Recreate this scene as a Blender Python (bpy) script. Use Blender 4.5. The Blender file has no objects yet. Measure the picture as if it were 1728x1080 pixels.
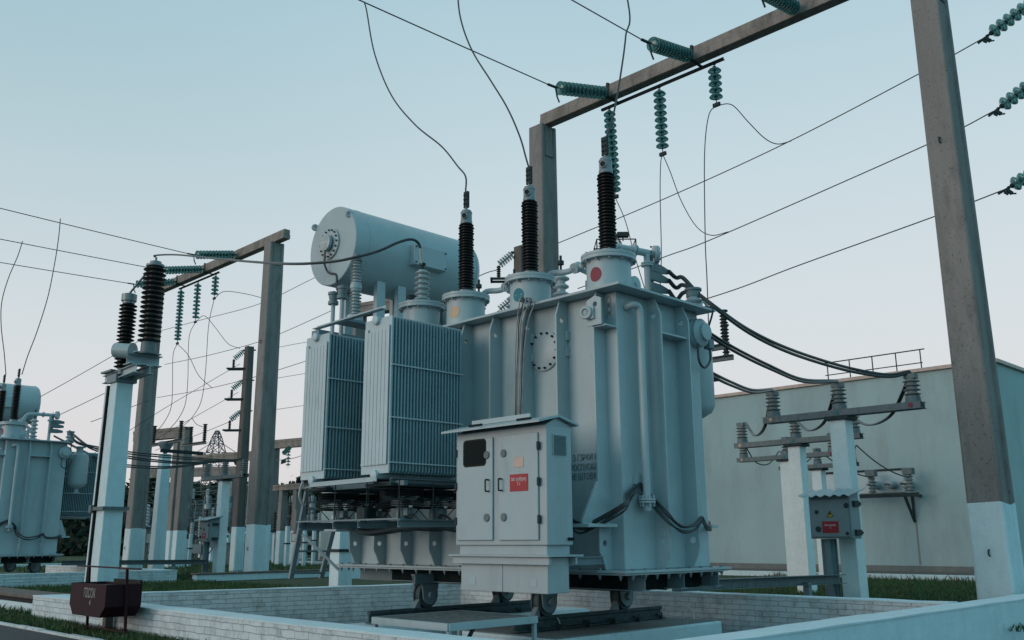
import bpy, math, random
from mathutils import Vector as V, Matrix
from mathutils.geometry import tessellate_polygon
random.seed(7)
SC = bpy.context.scene
COL = SC.collection
R = math.radians
PI = math.pi

# ------------------------------------------------------------------ camera
CF, CH = 1559.49, 1.2                       # focal length in photo pixels, eye height
PITCH, ROLL, HEAD = R(13.353), R(-0.338), R(44.659)
FH = V((math.sin(HEAD), math.cos(HEAD), 0)); RT = V((math.cos(HEAD), -math.sin(HEAD), 0)); UP = V((0, 0, 1))
FW = FH*math.cos(PITCH) + UP*math.sin(PITCH); UU = -FH*math.sin(PITCH) + UP*math.cos(PITCH)
cr, sr = math.cos(-ROLL), math.sin(-ROLL)
EX = RT*cr - UU*sr; EY = RT*sr + UU*cr
CAM = V((0, 0, CH))
cd = bpy.data.cameras.new('camera'); cam = bpy.data.objects.new('camera', cd); COL.objects.link(cam)
m = Matrix((EX, EY, -FW)).transposed().to_4x4(); m.translation = CAM
cam.matrix_world = m
cd.sensor_width = 36; cd.lens = CF/1728*36; cd.clip_start = .1; cd.clip_end = 2000
SC.camera = cam
SC.render.resolution_x, SC.render.resolution_y = 1024, 640

# ------------------------------------------------------------------ sky and sun (dusk, glow low behind the camera's left)
SUN_DIR = V((-0.92, 0.30, 0.20)).normalized()       # towards the sun
w = bpy.data.worlds.new('World'); SC.world = w; w.use_nodes = True
nt = w.node_tree; nt.nodes.clear()
N = nt.nodes.new; L = nt.links.new
out = N('ShaderNodeOutputWorld'); bg = N('ShaderNodeBackground'); bg2 = N('ShaderNodeBackground'); add = N('ShaderNodeAddShader')
sky = N('ShaderNodeTexSky'); sky.sky_type = 'NISHITA'; sky.sun_disc = False
sky.sun_elevation = R(6); sky.sun_rotation = math.atan2(SUN_DIR.x, SUN_DIR.y)
sky.dust_density = 1.5; sky.ozone_density = 2.0
tc = N('ShaderNodeTexCoord'); sx = N('ShaderNodeSeparateXYZ'); rp = N('ShaderNodeValToRGB')
L(tc.outputs['Generated'], sx.inputs[0]); L(sx.outputs['Z'], rp.inputs['Fac'])
el = rp.color_ramp.elements
el[0].position = 0.0; el[0].color = (.685, .65, .665, 1)
el[1].position = 1.0; el[1].color = (.35, .41, .44, 1)
for p, c in ((.10, (.71, .69, .70)), (.22, (.66, .71, .735)), (.36, (.575, .68, .725)), (.50, (.45, .615, .685)), (.62, (.35, .54, .62)), (.8, (.37, .50, .55))):
    e = el.new(p); e.color = (*c, 1)
# unseen near-side half of the sky, tinted teal to cool faces turned there
mr = N('ShaderNodeMapRange'); mr.interpolation_type = 'SMOOTHSTEP'; mr.inputs['From Min'].default_value = .08; mr.inputs['From Max'].default_value = -.40
tm = N('ShaderNodeMix'); tm.data_type = 'RGBA'; tm.blend_type = 'MULTIPLY'; tm.inputs['B'].default_value = (.54, .96, 1.06, 1)
L(sx.outputs['Y'], mr.inputs['Value']); L(mr.outputs['Result'], tm.inputs['Factor']); L(rp.outputs['Color'], tm.inputs['A'])
m3 = N('ShaderNodeMapRange'); m3.interpolation_type = 'SMOOTHSTEP'; m3.inputs['From Min'].default_value = .62; m3.inputs['From Max'].default_value = .98
t3 = N('ShaderNodeMix'); t3.data_type = 'RGBA'; t3.blend_type = 'MULTIPLY'; t3.inputs['B'].default_value = (.76, .85, .86, 1)
m4 = N('ShaderNodeMapRange'); m4.interpolation_type = 'SMOOTHSTEP'; m4.inputs['From Min'].default_value = .12; m4.inputs['From Max'].default_value = .5; L(sx.outputs['Z'], m4.inputs['Value'])
m5 = N('ShaderNodeMath'); m5.operation = 'MULTIPLY'; L(m3.outputs['Result'], m5.inputs[0]); L(m4.outputs['Result'], m5.inputs[1])
L(sx.outputs['Y'], m3.inputs['Value']); L(m5.outputs[0], t3.inputs['Factor']); L(tm.outputs['Result'], t3.inputs['A'])
L(t3.outputs['Result'], bg.inputs['Color']); bg.inputs['Strength'].default_value = 1.0
L(sky.outputs['Color'], bg2.inputs['Color']); bg2.inputs['Strength'].default_value = .012
L(bg.outputs[0], add.inputs[0]); L(bg2.outputs[0], add.inputs[1]); L(add.outputs[0], out.inputs['Surface'])
sd = bpy.data.lights.new('sun', 'SUN'); sd.energy = 1.0; sd.angle = R(35); sd.color = (1.0, .80, .69)
so = bpy.data.objects.new('sun', sd); COL.objects.link(so)
so.rotation_euler = (-SUN_DIR).to_track_quat('-Z', 'Y').to_euler()
SC.view_settings.view_transform = 'Standard'; SC.view_settings.look = 'None'
SC.view_settings.exposure = 0; SC.view_settings.gamma = 1

# ------------------------------------------------------------------ pixel -> world (photo pixels 1728x1080), with one world coordinate known
def ray(px, py):
    return FW + EX*((px-864)/CF) + EY*((540-py)/CF)
def at(px, py, x=None, y=None, z=None, d=None):
    r = ray(px, py)
    if x is not None: t = x/r.x
    elif y is not None: t = y/r.y
    elif z is not None: t = (z-CH)/r.z
    else: t = d/r.dot(FH)
    return CAM + r*t
def proj(p):
    v = p-CAM; d = v.dot(FW)
    if d < .1: return None
    return 864+CF*v.dot(EX)/d, 540-CF*v.dot(EY)/d

# ------------------------------------------------------------------ materials
MATS = {}
def mat(name, col, rough=.55, metal=0.0, var=.10, scale=3.0, bump=0.0, bscale=40.0, col2=None, streak=0.0, trans=0.0, spec=.5, pits=0.0, grime=None, gscale=1.3, glo=.55, ghi=.75, rust=0.0):
    m = bpy.data.materials.new(name); m.use_nodes = True
    t = m.node_tree; p = t.nodes['Principled BSDF']; n = t.nodes.new; l = t.links.new
    p.inputs['Roughness'].default_value = rough; p.inputs['Metallic'].default_value = metal
    p.inputs['Specular IOR Level'].default_value = spec
    p.inputs['Transmission Weight'].default_value = trans
    co = n('ShaderNodeTexCoord'); mp = n('ShaderNodeMapping')
    l(co.outputs['Object'], mp.inputs['Vector'])
    if streak: mp.inputs['Scale'].default_value = (1, 1, 1-streak)
    no = n('ShaderNodeTexNoise'); no.inputs['Scale'].default_value = scale; no.inputs['Detail'].default_value = 8; no.inputs['Roughness'].default_value = .62
    l(mp.outputs[0], no.inputs['Vector'])
    r = n('ShaderNodeValToRGB')
    c2 = col2 or tuple(c*(1+var) for c in col); c1 = tuple(c*(1-var) for c in col)
    r.color_ramp.elements[0].position = .32; r.color_ramp.elements[0].color = (*c1, 1)
    r.color_ramp.elements[1].position = .68; r.color_ramp.elements[1].color = (*c2, 1)
    l(no.outputs['Fac'], r.inputs['Fac'])
    last = r.outputs['Color']
    if grime:
        g = n('ShaderNodeTexNoise'); g.inputs['Scale'].default_value = gscale; g.inputs['Detail'].default_value = 10; g.inputs['Roughness'].default_value = .7
        gm = n('ShaderNodeMapping'); gm.inputs['Scale'].default_value = (1, 1, .3); gm.inputs['Location'].default_value = (3.1, 7.7, 1.3)
        l(co.outputs['Object'], gm.inputs['Vector']); l(gm.outputs[0], g.inputs['Vector'])
        gr = n('ShaderNodeValToRGB'); gr.color_ramp.elements[0].position = glo; gr.color_ramp.elements[1].position = ghi
        l(g.outputs['Fac'], gr.inputs['Fac'])
        mx = n('ShaderNodeMix'); mx.data_type = 'RGBA'
        l(gr.outputs['Color'], mx.inputs['Factor']); l(last, mx.inputs['A']); mx.inputs['B'].default_value = (*grime, 1)
        last = mx.outputs['Result']
    if pits:
        vo = n('ShaderNodeTexNoise'); vo.inputs['Scale'].default_value = 22; vo.inputs['Detail'].default_value = 4
        l(co.outputs['Object'], vo.inputs['Vector'])
        pr = n('ShaderNodeValToRGB'); pr.color_ramp.elements[0].position = .30; pr.color_ramp.elements[1].position = .40
        pr.color_ramp.elements[0].color = (1-pits,)*3+(1,)
        l(vo.outputs['Fac'], pr.inputs['Fac'])
        mx = n('ShaderNodeMix'); mx.data_type = 'RGBA'; mx.blend_type = 'MULTIPLY'; mx.inputs['Factor'].default_value = 1
        l(last, mx.inputs['A']); l(pr.outputs['Color'], mx.inputs['B']); last = mx.outputs['Result']
    if rust:
        rm = n('ShaderNodeMapping'); rm.inputs['Scale'].default_value = (1, 1, .22); rm.inputs['Location'].default_value = (9.3, 1.7, 4.9); l(co.outputs['Object'], rm.inputs['Vector'])
        rn = n('ShaderNodeTexNoise'); rn.inputs['Scale'].default_value = 11; rn.inputs['Detail'].default_value = 12; rn.inputs['Roughness'].default_value = .78; l(rm.outputs[0], rn.inputs['Vector'])
        rc = n('ShaderNodeValToRGB'); rc.color_ramp.elements[0].position = .635; rc.color_ramp.elements[1].position = .74; rc.color_ramp.elements[1].color = (rust, rust, rust, 1); l(rn.outputs['Fac'], rc.inputs['Fac'])
        mx = n('ShaderNodeMix'); mx.data_type = 'RGBA'; l(rc.outputs['Color'], mx.inputs['Factor']); l(last, mx.inputs['A']); mx.inputs['B'].default_value = (.15, .12, .10, 1); last = mx.outputs['Result']
    l(last, p.inputs['Base Color'])
    rr = n('ShaderNodeMapRange'); rr.inputs['To Min'].default_value = max(.03, rough-.1); rr.inputs['To Max'].default_value = min(1, rough+.12)
    l(no.outputs['Fac'], rr.inputs['Value']); l(rr.outputs['Result'], p.inputs['Roughness'])
    if bump:
        b = n('ShaderNodeTexNoise'); b.inputs['Scale'].default_value = bscale; b.inputs['Detail'].default_value = 5
        l(co.outputs['Object'], b.inputs['Vector'])
        bn = n('ShaderNodeBump'); bn.inputs['Strength'].default_value = bump; bn.inputs['Distance'].default_value = .02
        l(b.outputs['Fac'], bn.inputs['Height']); l(bn.outputs['Normal'], p.inputs['Normal'])
    MATS[name] = m
    return m
def brick(name, axis):
    m = bpy.data.materials.new(name); m.use_nodes = True
    t = m.node_tree; p = t.nodes['Principled BSDF']; n = t.nodes.new; l = t.links.new
    p.inputs['Roughness'].default_value = .75
    co = n('ShaderNodeTexCoord'); s = n('ShaderNodeSeparateXYZ'); c = n('ShaderNodeCombineXYZ')
    wn = n('ShaderNodeTexNoise'); wn.inputs['Scale'].default_value = 6; wn.inputs['Detail'].default_value = 3
    l(co.outputs['Object'], wn.inputs['Vector'])
    l(co.outputs['Object'], s.inputs[0])
    wn2 = n('ShaderNodeTexNoise'); wn2.inputs['Scale'].default_value = 9; l(co.outputs['Object'], wn2.inputs['Vector'])
    a2 = n('ShaderNodeMath'); a2.operation = 'MULTIPLY_ADD'; a2.inputs[1].default_value = .07
    l(wn2.outputs['Fac'], a2.inputs[0]); l(s.outputs[axis], a2.inputs[2]); l(a2.outputs[0], c.inputs['X'])
    ad = n('ShaderNodeMath'); ad.operation = 'MULTIPLY_ADD'; ad.inputs[1].default_value = .03
    l(wn.outputs['Fac'], ad.inputs[0]); l(s.outputs['Z'], ad.inputs[2]); l(ad.outputs[0], c.inputs['Y'])
    bt = n('ShaderNodeTexBrick'); bt.inputs['Scale'].default_value = 1
    bt.inputs['Brick Width'].default_value = .26; bt.inputs['Row Height'].default_value = .078; bt.inputs['Mortar Size'].default_value = .005; bt.inputs['Mortar Smooth'].default_value = .5
    bt.inputs['Color1'].default_value = (.60, .68, .72, 1); bt.inputs['Color2'].default_value = (.52, .60, .63, 1); bt.inputs['Mortar'].default_value = (.38, .42, .44, 1)
    l(c.outputs[0], bt.inputs['Vector'])
    g = n('ShaderNodeTexNoise'); g.inputs['Scale'].default_value = 3.5; g.inputs['Detail'].default_value = 10; g.inputs['Roughness'].default_value = .75
    l(co.outputs['Object'], g.inputs['Vector'])
    gr = n('ShaderNodeValToRGB'); gr.color_ramp.elements[0].position = .28; gr.color_ramp.elements[1].position = .52
    gr.color_ramp.elements[0].color = (.50, .50, .48, 1); gr.color_ramp.elements[1].color = (1, 1, 1, 1)
    l(g.outputs['Fac'], gr.inputs['Fac'])
    mx = n('ShaderNodeMix'); mx.data_type = 'RGBA'; mx.blend_type = 'MULTIPLY'; mx.inputs['Factor'].default_value = 1
    l(bt.outputs['Color'], mx.inputs['A']); l(gr.outputs['Color'], mx.inputs['B'])
    # flaked patches where the brick shows
    fl = n('ShaderNodeTexNoise'); fl.inputs['Scale'].default_value = 7; fl.inputs['Detail'].default_value = 8; fl.inputs['Roughness'].default_value = .7
    fm = n('ShaderNodeMapping'); fm.inputs['Location'].default_value = (5, 2, 9); l(co.outputs['Object'], fm.inputs['Vector']); l(fm.outputs[0], fl.inputs['Vector'])
    fr = n('ShaderNodeValToRGB'); fr.color_ramp.elements[0].position = .68; fr.color_ramp.elements[1].position = .72
    l(fl.outputs['Fac'], fr.inputs['Fac'])
    m2 = n('ShaderNodeMix'); m2.data_type = 'RGBA'; l(fr.outputs['Color'], m2.inputs['Factor']); l(mx.outputs['Result'], m2.inputs['A']); m2.inputs['B'].default_value = (.20, .15, .13, 1)
    l(m2.outputs['Result'], p.inputs['Base Color'])
    bn = n('ShaderNodeBump'); bn.inputs['Strength'].default_value = .9; bn.inputs['Distance'].default_value = .012; bn.invert = True
    l(bt.outputs['Fac'], bn.inputs['Height'])
    b2 = n('ShaderNodeBump'); b2.inputs['Strength'].default_value = .5; b2.inputs['Distance'].default_value = .01
    l(g.outputs['Fac'], b2.inputs['Height']); l(bn.outputs['Normal'], b2.inputs['Normal']); l(b2.outputs['Normal'], p.inputs['Normal'])
    return m
PAINT = mat('grey_paint', (.345, .44, .47), .42, var=.06, scale=2.2, bump=.10, bscale=5, grime=(.27, .345, .37), gscale=2.2, glo=.52, ghi=.80, rust=0.45)
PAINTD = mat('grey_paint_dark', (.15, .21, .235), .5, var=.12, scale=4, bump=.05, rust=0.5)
PAINTL = mat('grey_paint_light', (.34, .43, .46), .40, var=.05, scale=3, bump=.03, bscale=90, grime=(.26, .33, .35), gscale=2.5, rust=0.4)
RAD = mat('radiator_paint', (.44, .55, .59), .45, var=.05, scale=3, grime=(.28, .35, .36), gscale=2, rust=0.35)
FIN = mat('radiator_fin_shaded', (.21, .33, .37), .5, var=.08, scale=3)  # radiator paint darkened to carry the shade between the fins
CABP = mat('cabinet_paint', (.34, .41, .44), .40, var=.05, scale=2, bump=.07, bscale=6, grime=(.27, .32, .33), gscale=4, glo=.5, ghi=.85, rust=0.35)
GALV = mat('galvanised_steel', (.115, .155, .17), .55, .15, var=.25, scale=8, bump=.05)
STEEL = mat('dark_steel', (.028, .044, .050), .6, 0, spec=.15, var=.3, scale=6, bump=.08)
BLACK = mat('black_rubber', (.012, .015, .017), .5, var=.3, scale=8, spec=.15)
BROWNP = mat('brown_porcelain', (.008, .009, .010), .42, var=.3, scale=5, spec=.3)
DARKP = mat('dark_grey_porcelain', (.030, .034, .036), .42, var=.2, scale=5, spec=.35)
GREYP = mat('grey_porcelain', (.33, .40, .42), .25, var=.06, scale=5)
CAPM = mat('aluminium_cap', (.20, .235, .25), .4, .3, var=.12, scale=12, bump=.05)
GLASSD = mat('teal_glass', (.17, .44, .44), .10, var=.12, scale=9, trans=.6)
CONC = mat('weathered_concrete', (.212, .209, .203), .85, var=.16, scale=2.2, bump=.30, bscale=28, streak=.85, grime=(.10, .098, .095), gscale=2.6, pits=.45, glo=.50, ghi=.78)
CONCB = mat('beam_concrete', (.25, .225, .205), .85, var=.18, scale=3.5, bump=.25, bscale=30, grime=(.115, .105, .10), gscale=3.2, pits=.35, glo=.46, ghi=.72)
WHITE = mat('whitewashed_concrete', (.56, .70, .745), .75, var=.06, scale=4, bump=.22, bscale=26, grime=(.47, .58, .61), gscale=2.2, pits=.15, rust=0.3)
WALLP = mat('building_render', (.325, .445, .46), .85, var=.08, scale=.7, bump=.15, bscale=18, grime=(.245, .295, .295), gscale=.8, streak=.35, glo=.48, ghi=.80)
COPING = mat('coping_metal', (.46, .36, .32), .5, var=.2, scale=6)
BRX = brick('white_brick_along_x', 'X'); BRY = brick('white_brick_along_y', 'Y')
GREYI = mat('weathered_porcelain', (.20, .225, .225), .35, var=.15, scale=9)
POSTW = mat('white_post_paint', (.72, .80, .82), .75, var=.05, scale=4, bump=.2, bscale=26, grime=(.55, .62, .64), gscale=3, pits=.12)
RAIL = mat('rail_steel', (.055, .085, .095), .6, .1, var=.3, scale=9, spec=.25, grime=(.06, .05, .045), gscale=6)
FADED = mat('faded_lettering', (.30, .29, .285), .8, var=.35, scale=40)
PLTOP = mat('plinth_gravel', (.17, .19, .195), .95, var=.35, scale=30, bump=.7, bscale=60)
UNDER = mat('under_tank_shade', (.012, .020, .022), .8, var=.4, scale=6, spec=.05)  # near-black, so the shade under the tank is in the colour
BOXP = mat('grey_box_paint', (.20, .25, .27), .5, var=.07, scale=4, bump=.03, grime=(.15, .18, .19), gscale=4)
REDP = mat('red_enamel', (.34, .016, .026), .5, var=.06)
TEALP = mat('teal_enamel', (.004, .17, .22), .65, var=.05)
CRIM = mat('crimson_enamel', (.22, .022, .045), .6, var=.05)
TAN = mat('tan_enamel', (.46, .33, .20), .4, var=.05)
LETW = mat('white_lettering', (.62, .60, .60), .5, var=.05)
LETB = mat('black_stencil', (.135, .185, .20), .7, var=.25, scale=30)
YEL = mat('yellow_enamel', (.60, .42, .05), .4)
MAROON = mat('maroon_paint', (.026, .008, .012), .55, var=.3, scale=5, bump=.15, grime=(.014, .008, .009), gscale=5, spec=.18)
SAND = mat('dark_sand', (.045, .04, .032), .95, var=.4, scale=15, bump=.5)
PANE = mat('dark_window', (.004, .010, .011), .25, var=.2, spec=.06)
CABLE = mat('cable_sheath', (.030, .042, .047), .40, var=.3, scale=6)
WIRE = mat('aluminium_conductor', (.045, .055, .06), .5, .3, var=.2, scale=20)
BUND = mat('grey_cable', (.26, .28, .285), .5, var=.3, scale=8)
WOOD = mat('weathered_post_concrete', (.120, .108, .102), .9, var=.2, scale=4, streak=.8, bump=.2)
ASPH = mat('asphalt', (.042, .048, .052), .85, var=.3, scale=14, bump=.4, bscale=120, grime=(.028, .032, .034), gscale=3)
KERB = mat('white_kerb_paint', (.50, .54, .55), .8, var=.15, scale=7, bump=.3, grime=(.16, .17, .17), gscale=6, glo=.58, ghi=.66)
GRAVEL = mat('pit_gravel', (.075, .075, .072), .95, var=.5, scale=30, bump=.8, bscale=50)
SLAB = mat('brownish_slab', (.13, .108, .095), .9, var=.25, scale=4, bump=.3)
SOIL = mat('grass_soil', (.020, .046, .014), .95, var=.45, scale=5, bump=.6, bscale=30)
GRASS = mat('grass_blades', (.030, .078, .020), .75, var=.45, scale=2.2)
LEAF = mat('dark_foliage', (.012, .030, .016), .8, var=.5, scale=.8)
BARK = mat('bark', (.03, .025, .02), .9)
LAT = mat('lattice_steel', (.10, .13, .14), .6, .2, var=.15)
BRASS = mat('brass_plate', (.42, .34, .30), .4, .3, var=.2, scale=30)

# ------------------------------------------------------------------ mesh builder
class MB:
    def __init__(s): s.v = []; s.f = []
    def add(s, vs, fs):
        o = len(s.v); s.v += [V(p) for p in vs]; s.f += [tuple(i+o for i in f) for f in fs]; return s
    def box(s, x0, x1, y0, y1, z0, z1):
        if x0 > x1: x0, x1 = x1, x0
        if y0 > y1: y0, y1 = y1, y0
        if z0 > z1: z0, z1 = z1, z0
        return s.add([(x0,y0,z0),(x1,y0,z0),(x1,y1,z0),(x0,y1,z0),(x0,y0,z1),(x1,y0,z1),(x1,y1,z1),(x0,y1,z1)],
                     [(3,2,1,0),(4,5,6,7),(0,1,5,4),(1,2,6,5),(2,3,7,6),(3,0,4,7)])
    def frus(s, c, a, b, z0, c2, a2, b2, z1):      # tapered square post
        vs = [(c[0]+i*a, c[1]+j*b, z0) for i, j in ((-1,-1),(1,-1),(1,1),(-1,1))] + [(c2[0]+i*a2, c2[1]+j*b2, z1) for i, j in ((-1,-1),(1,-1),(1,1),(-1,1))]
        return s.add(vs, [(3,2,1,0),(4,5,6,7),(0,1,5,4),(1,2,6,5),(2,3,7,6),(3,0,4,7)])
    def bar(s, p, q, wd, ht, up=(0,0,1), off=0):   # rectangular bar p->q
        p, q = V(p), V(q); d = (q-p).normalized(); u = V(up)
        if abs(d.dot(u)) > .99: u = V((1,0,0))
        sd = d.cross(u).normalized(); u = sd.cross(d)
        vs = [b + sd*(i*wd/2) + u*(j*ht/2+off) for b in (p, q) for i, j in ((-1,-1),(1,-1),(1,1),(-1,1))]
        return s.add(vs, [(3,2,1,0),(4,5,6,7),(0,1,5,4),(1,2,6,5),(2,3,7,6),(3,0,4,7)])
    def prof(s, p, q, pts, up=(0,0,1)):            # profile polygon (side, up) swept p->q
        p, q = V(p), V(q); d = (q-p).normalized(); u = V(up)
        if abs(d.dot(u)) > .99: u = V((1,0,0))
        sd = d.cross(u).normalized(); u = sd.cross(d); n = len(pts)
        vs = [b + sd*a + u*c for b in (p, q) for a, c in pts]
        fs = [(i, (i+1) % n, n+(i+1) % n, n+i) for i in range(n)]
        tri = tessellate_polygon([[V((a, c, 0)) for a, c in pts]])
        fs += [tuple(reversed(t)) for t in tri] + [tuple(n+i for i in t) for t in tri]
        return s.add(vs, fs)
    def ibeam(s, p, q, wd, ht, t=.012, up=(0,0,1)):
        a, h = wd/2, ht/2
        return s.prof(p, q, [(-a,-h),(a,-h),(a,-h+t),(t/2,-h+t),(t/2,h-t),(a,h-t),(a,h),(-a,h),(-a,h-t),(-t/2,h-t),(-t/2,-h+t),(-a,-h+t)], up)
    def chan(s, p, q, wd, ht, t=.01, up=(0,0,1)):
        h = ht/2
        return s.prof(p, q, [(0,-h),(wd,-h),(wd,-h+t),(t,-h+t),(t,h-t),(wd,h-t),(wd,h),(0,h)], up)
    def ang(s, p, q, wd, ht, t=.01, up=(0,0,1)):
        return s.prof(p, q, [(0,0),(wd,0),(wd,t),(t,t),(t,ht),(0,ht)], up)
    def tube(s, pts, r, n=8, cap=True):
        pts = [V(p) for p in pts]; k = len(pts)
        rs = r if isinstance(r, (list, tuple)) else [r]*k
        t0 = (pts[1]-pts[0]).normalized(); u = t0.orthogonal().normalized(); vs = []; fs = []
        for i, p in enumerate(pts):
            t = (pts[min(i+1, k-1)]-pts[max(i-1, 0)])
            t = t.normalized() if t.length > 1e-9 else t0
            u = (u - t*u.dot(t)); u = u.normalized() if u.length > 1e-6 else t.orthogonal().normalized()
            b = t.cross(u)
            for j in range(n):
                a = 2*PI*j/n; vs.append(p + (u*math.cos(a) + b*math.sin(a))*rs[i])
        for i in range(k-1):
            for j in range(n):
                j2 = (j+1) % n; fs.append((i*n+j, i*n+j2, (i+1)*n+j2, (i+1)*n+j))
        if cap: fs += [tuple(reversed(range(n))), tuple((k-1)*n+j for j in range(n))]
        return s.add(vs, fs)
    def lathe(s, base, axis, prof, n=20, cap=True):
        base = V(base); ax = V(axis).normalized(); u = ax.orthogonal().normalized(); b = ax.cross(u); vs = []; fs = []
        for r, t in prof:
            for j in range(n):
                a = 2*PI*j/n; vs.append(base + ax*t + (u*math.cos(a) + b*math.sin(a))*r)
        k = len(prof)
        for i in range(k-1):
            for j in range(n):
                j2 = (j+1) % n; fs.append((i*n+j, i*n+j2, (i+1)*n+j2, (i+1)*n+j))
        if cap: fs += [tuple(reversed(range(n))), tuple((k-1)*n+j for j in range(n))]
        return s.add(vs, fs)
    def cyl(s, p, q, r, n=16):
        p, q = V(p), V(q); return s.lathe(p, q-p, [(r, 0), (r, (q-p).length)], n)
    def plate(s, org, u, v, outline, t, holes=()):   # flat plate in (u,v), thickness t along u x v
        org, u, v = V(org), V(u).normalized(), V(v).normalized(); nn = u.cross(v)
        loops = [list(outline)] + [list(h) for h in holes]
        flat = [p for lp in loops for p in lp]; n = len(flat)
        tri = tessellate_polygon([[V((a, c, 0)) for a, c in lp] for lp in loops])
        vs = [org + u*a + v*c for a, c in flat] + [org + u*a + v*c + nn*t for a, c in flat]
        fs = [tuple(tr) for tr in tri] + [tuple(i+n for i in reversed(tr)) for tr in tri]
        o = 0
        for lp in loops:
            k = len(lp)
            fs += [(o+i, o+(i+1) % k, n+o+(i+1) % k, n+o+i) for i in range(k)]; o += k
        return s.add(vs, fs)
    def ring(s, c, axis, r, tr, n=24, m=6):
        c = V(c); ax = V(axis).normalized(); u = ax.orthogonal().normalized(); b = ax.cross(u); vs = []; fs = []
        for i in range(n):
            a = 2*PI*i/n; d = u*math.cos(a)+b*math.sin(a)
            for j in range(m):
                e = 2*PI*j/m; vs.append(c + d*(r+tr*math.cos(e)) + ax*(tr*math.sin(e)))
        for i in range(n):
            for j in range(m):
                i2, j2 = (i+1) % n, (j+1) % m; fs.append((i*m+j, i2*m+j, i2*m+j2, i*m+j2))
        return s.add(vs, fs)
    def bolts(s, pts, axis, r=.018, h=.025):
        for p in pts: s.lathe(p, axis, [(r, 0), (r, h)], 6)
        return s
    def build(s, name, mt, parent=None, bev=0, smooth=True, sharp=35):
        o0 = origin(parent)
        me = bpy.data.meshes.new(name); me.from_pydata([p-o0 for p in s.v], [], s.f); me.materials.append(mt)
        import bmesh
        bm = bmesh.new(); bm.from_mesh(me); bmesh.ops.recalc_face_normals(bm, faces=bm.faces); bm.to_mesh(me); bm.free()
        if smooth and len(me.polygons):
            me.polygons.foreach_set('use_smooth', [True]*len(me.polygons)); me.set_sharp_from_angle(angle=R(sharp))
        o = bpy.data.objects.new(name, me); COL.objects.link(o)
        if parent: o.parent = parent
        if bev:
            b = o.modifiers.new('bevel', 'BEVEL'); b.width = bev; b.segments = 2; b.limit_method = 'ANGLE'; b.angle_limit = R(40); b.harden_normals = False
        return o
def origin(o):
    p = V((0, 0, 0))
    while o: p = p + o.location; o = o.parent
    return p
def circ(cx, cy, r, n=14, ry=None):
    return [(cx+r*math.cos(2*PI*i/n), cy+(ry or r)*math.sin(2*PI*i/n)) for i in range(n)]
def smooth(pts, n=8):
    pts = [V(p) for p in pts]; out = []
    P = [pts[0]*2-pts[1]] + pts + [pts[-1]*2-pts[-2]]
    for i in range(1, len(P)-2):
        a, b, c, d = P[i-1:i+3]
        for k in range(n):
            t = k/n; out.append(.5*((2*b)+(c-a)*t+(2*a-5*b+4*c-d)*t*t+(3*b-a-3*c+d)*t**3))
    out.append(pts[-1]); return out
def sag(p, q, s, n=24):
    p, q = V(p), V(q); return [p.lerp(q, i/n) - V((0, 0, 4*s*(i/n)*(1-i/n))) for i in range(n+1)]
def tag(o, label, cat, group=None, kind=None):
    if label: o['label'] = label
    if cat: o['category'] = cat
    if group: o['group'] = group
    if kind: o['kind'] = kind
    return o
def thing(name, label, cat, loc, group=None):
    o = bpy.data.objects.new(name, None); o.empty_display_size = .2; COL.objects.link(o); o.location = loc
    return tag(o, label, cat, group)
def offframe(o, off):
    if o.type != 'MESH': return False
    og = origin(o); xs = []
    bb = o.bound_box
    for c in bb:
        q = proj(V(c)+og+off)
        if q is None: continue
        xs.append(q)
    if not xs: return True
    return max(x for x, y in xs) < -2 or min(x for x, y in xs) > 1730 or max(y for x, y in xs) < -2 or min(y for x, y in xs) > 1082
def copy_tree(o, off, label=None, parent=None, cull=True, group=None):
    if parent is not None and cull and offframe(o, off) and not o.children: return None
    c = o.copy(); COL.objects.link(c)
    if parent is not None: c.parent = parent
    else: c.location = o.location + off
    if label: c['label'] = label
    if group: c['group'] = group
    for ch in list(o.children): copy_tree(ch, off, None, c, cull)
    return c
def text(name, body, org, u, v, size, mt, parent, wscale=1.0, align='CENTER', ext=.001):
    cu = bpy.data.curves.new(name, 'FONT'); cu.body = body; cu.size = size; cu.align_x = align; cu.align_y = 'CENTER'; cu.extrude = ext; cu.space_line = .95; cu.resolution_u = 3
    to = bpy.data.objects.new(name, cu); COL.objects.link(to)
    bpy.context.view_layer.update()
    dg = bpy.context.evaluated_depsgraph_get(); me = bpy.data.meshes.new_from_object(to.evaluated_get(dg))
    COL.objects.unlink(to); bpy.data.objects.remove(to); bpy.data.curves.remove(cu)
    u, v = V(u).normalized(), V(v).normalized(); nn = u.cross(v); o0 = origin(parent)
    for vt in me.vertices:
        a, b, c = vt.co; vt.co = V(org) + u*a*wscale + v*b + nn*c - o0
    me.materials.clear(); me.materials.append(mt)
    o = bpy.data.objects.new(name, me); COL.objects.link(o); o.parent = parent
    return o
X, Y, Z = V((1,0,0)), V((0,1,0)), V((0,0,1))
S = 23.27; OFF = V((0, S, 0))                       # the second bay stands this far along the yard
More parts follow.
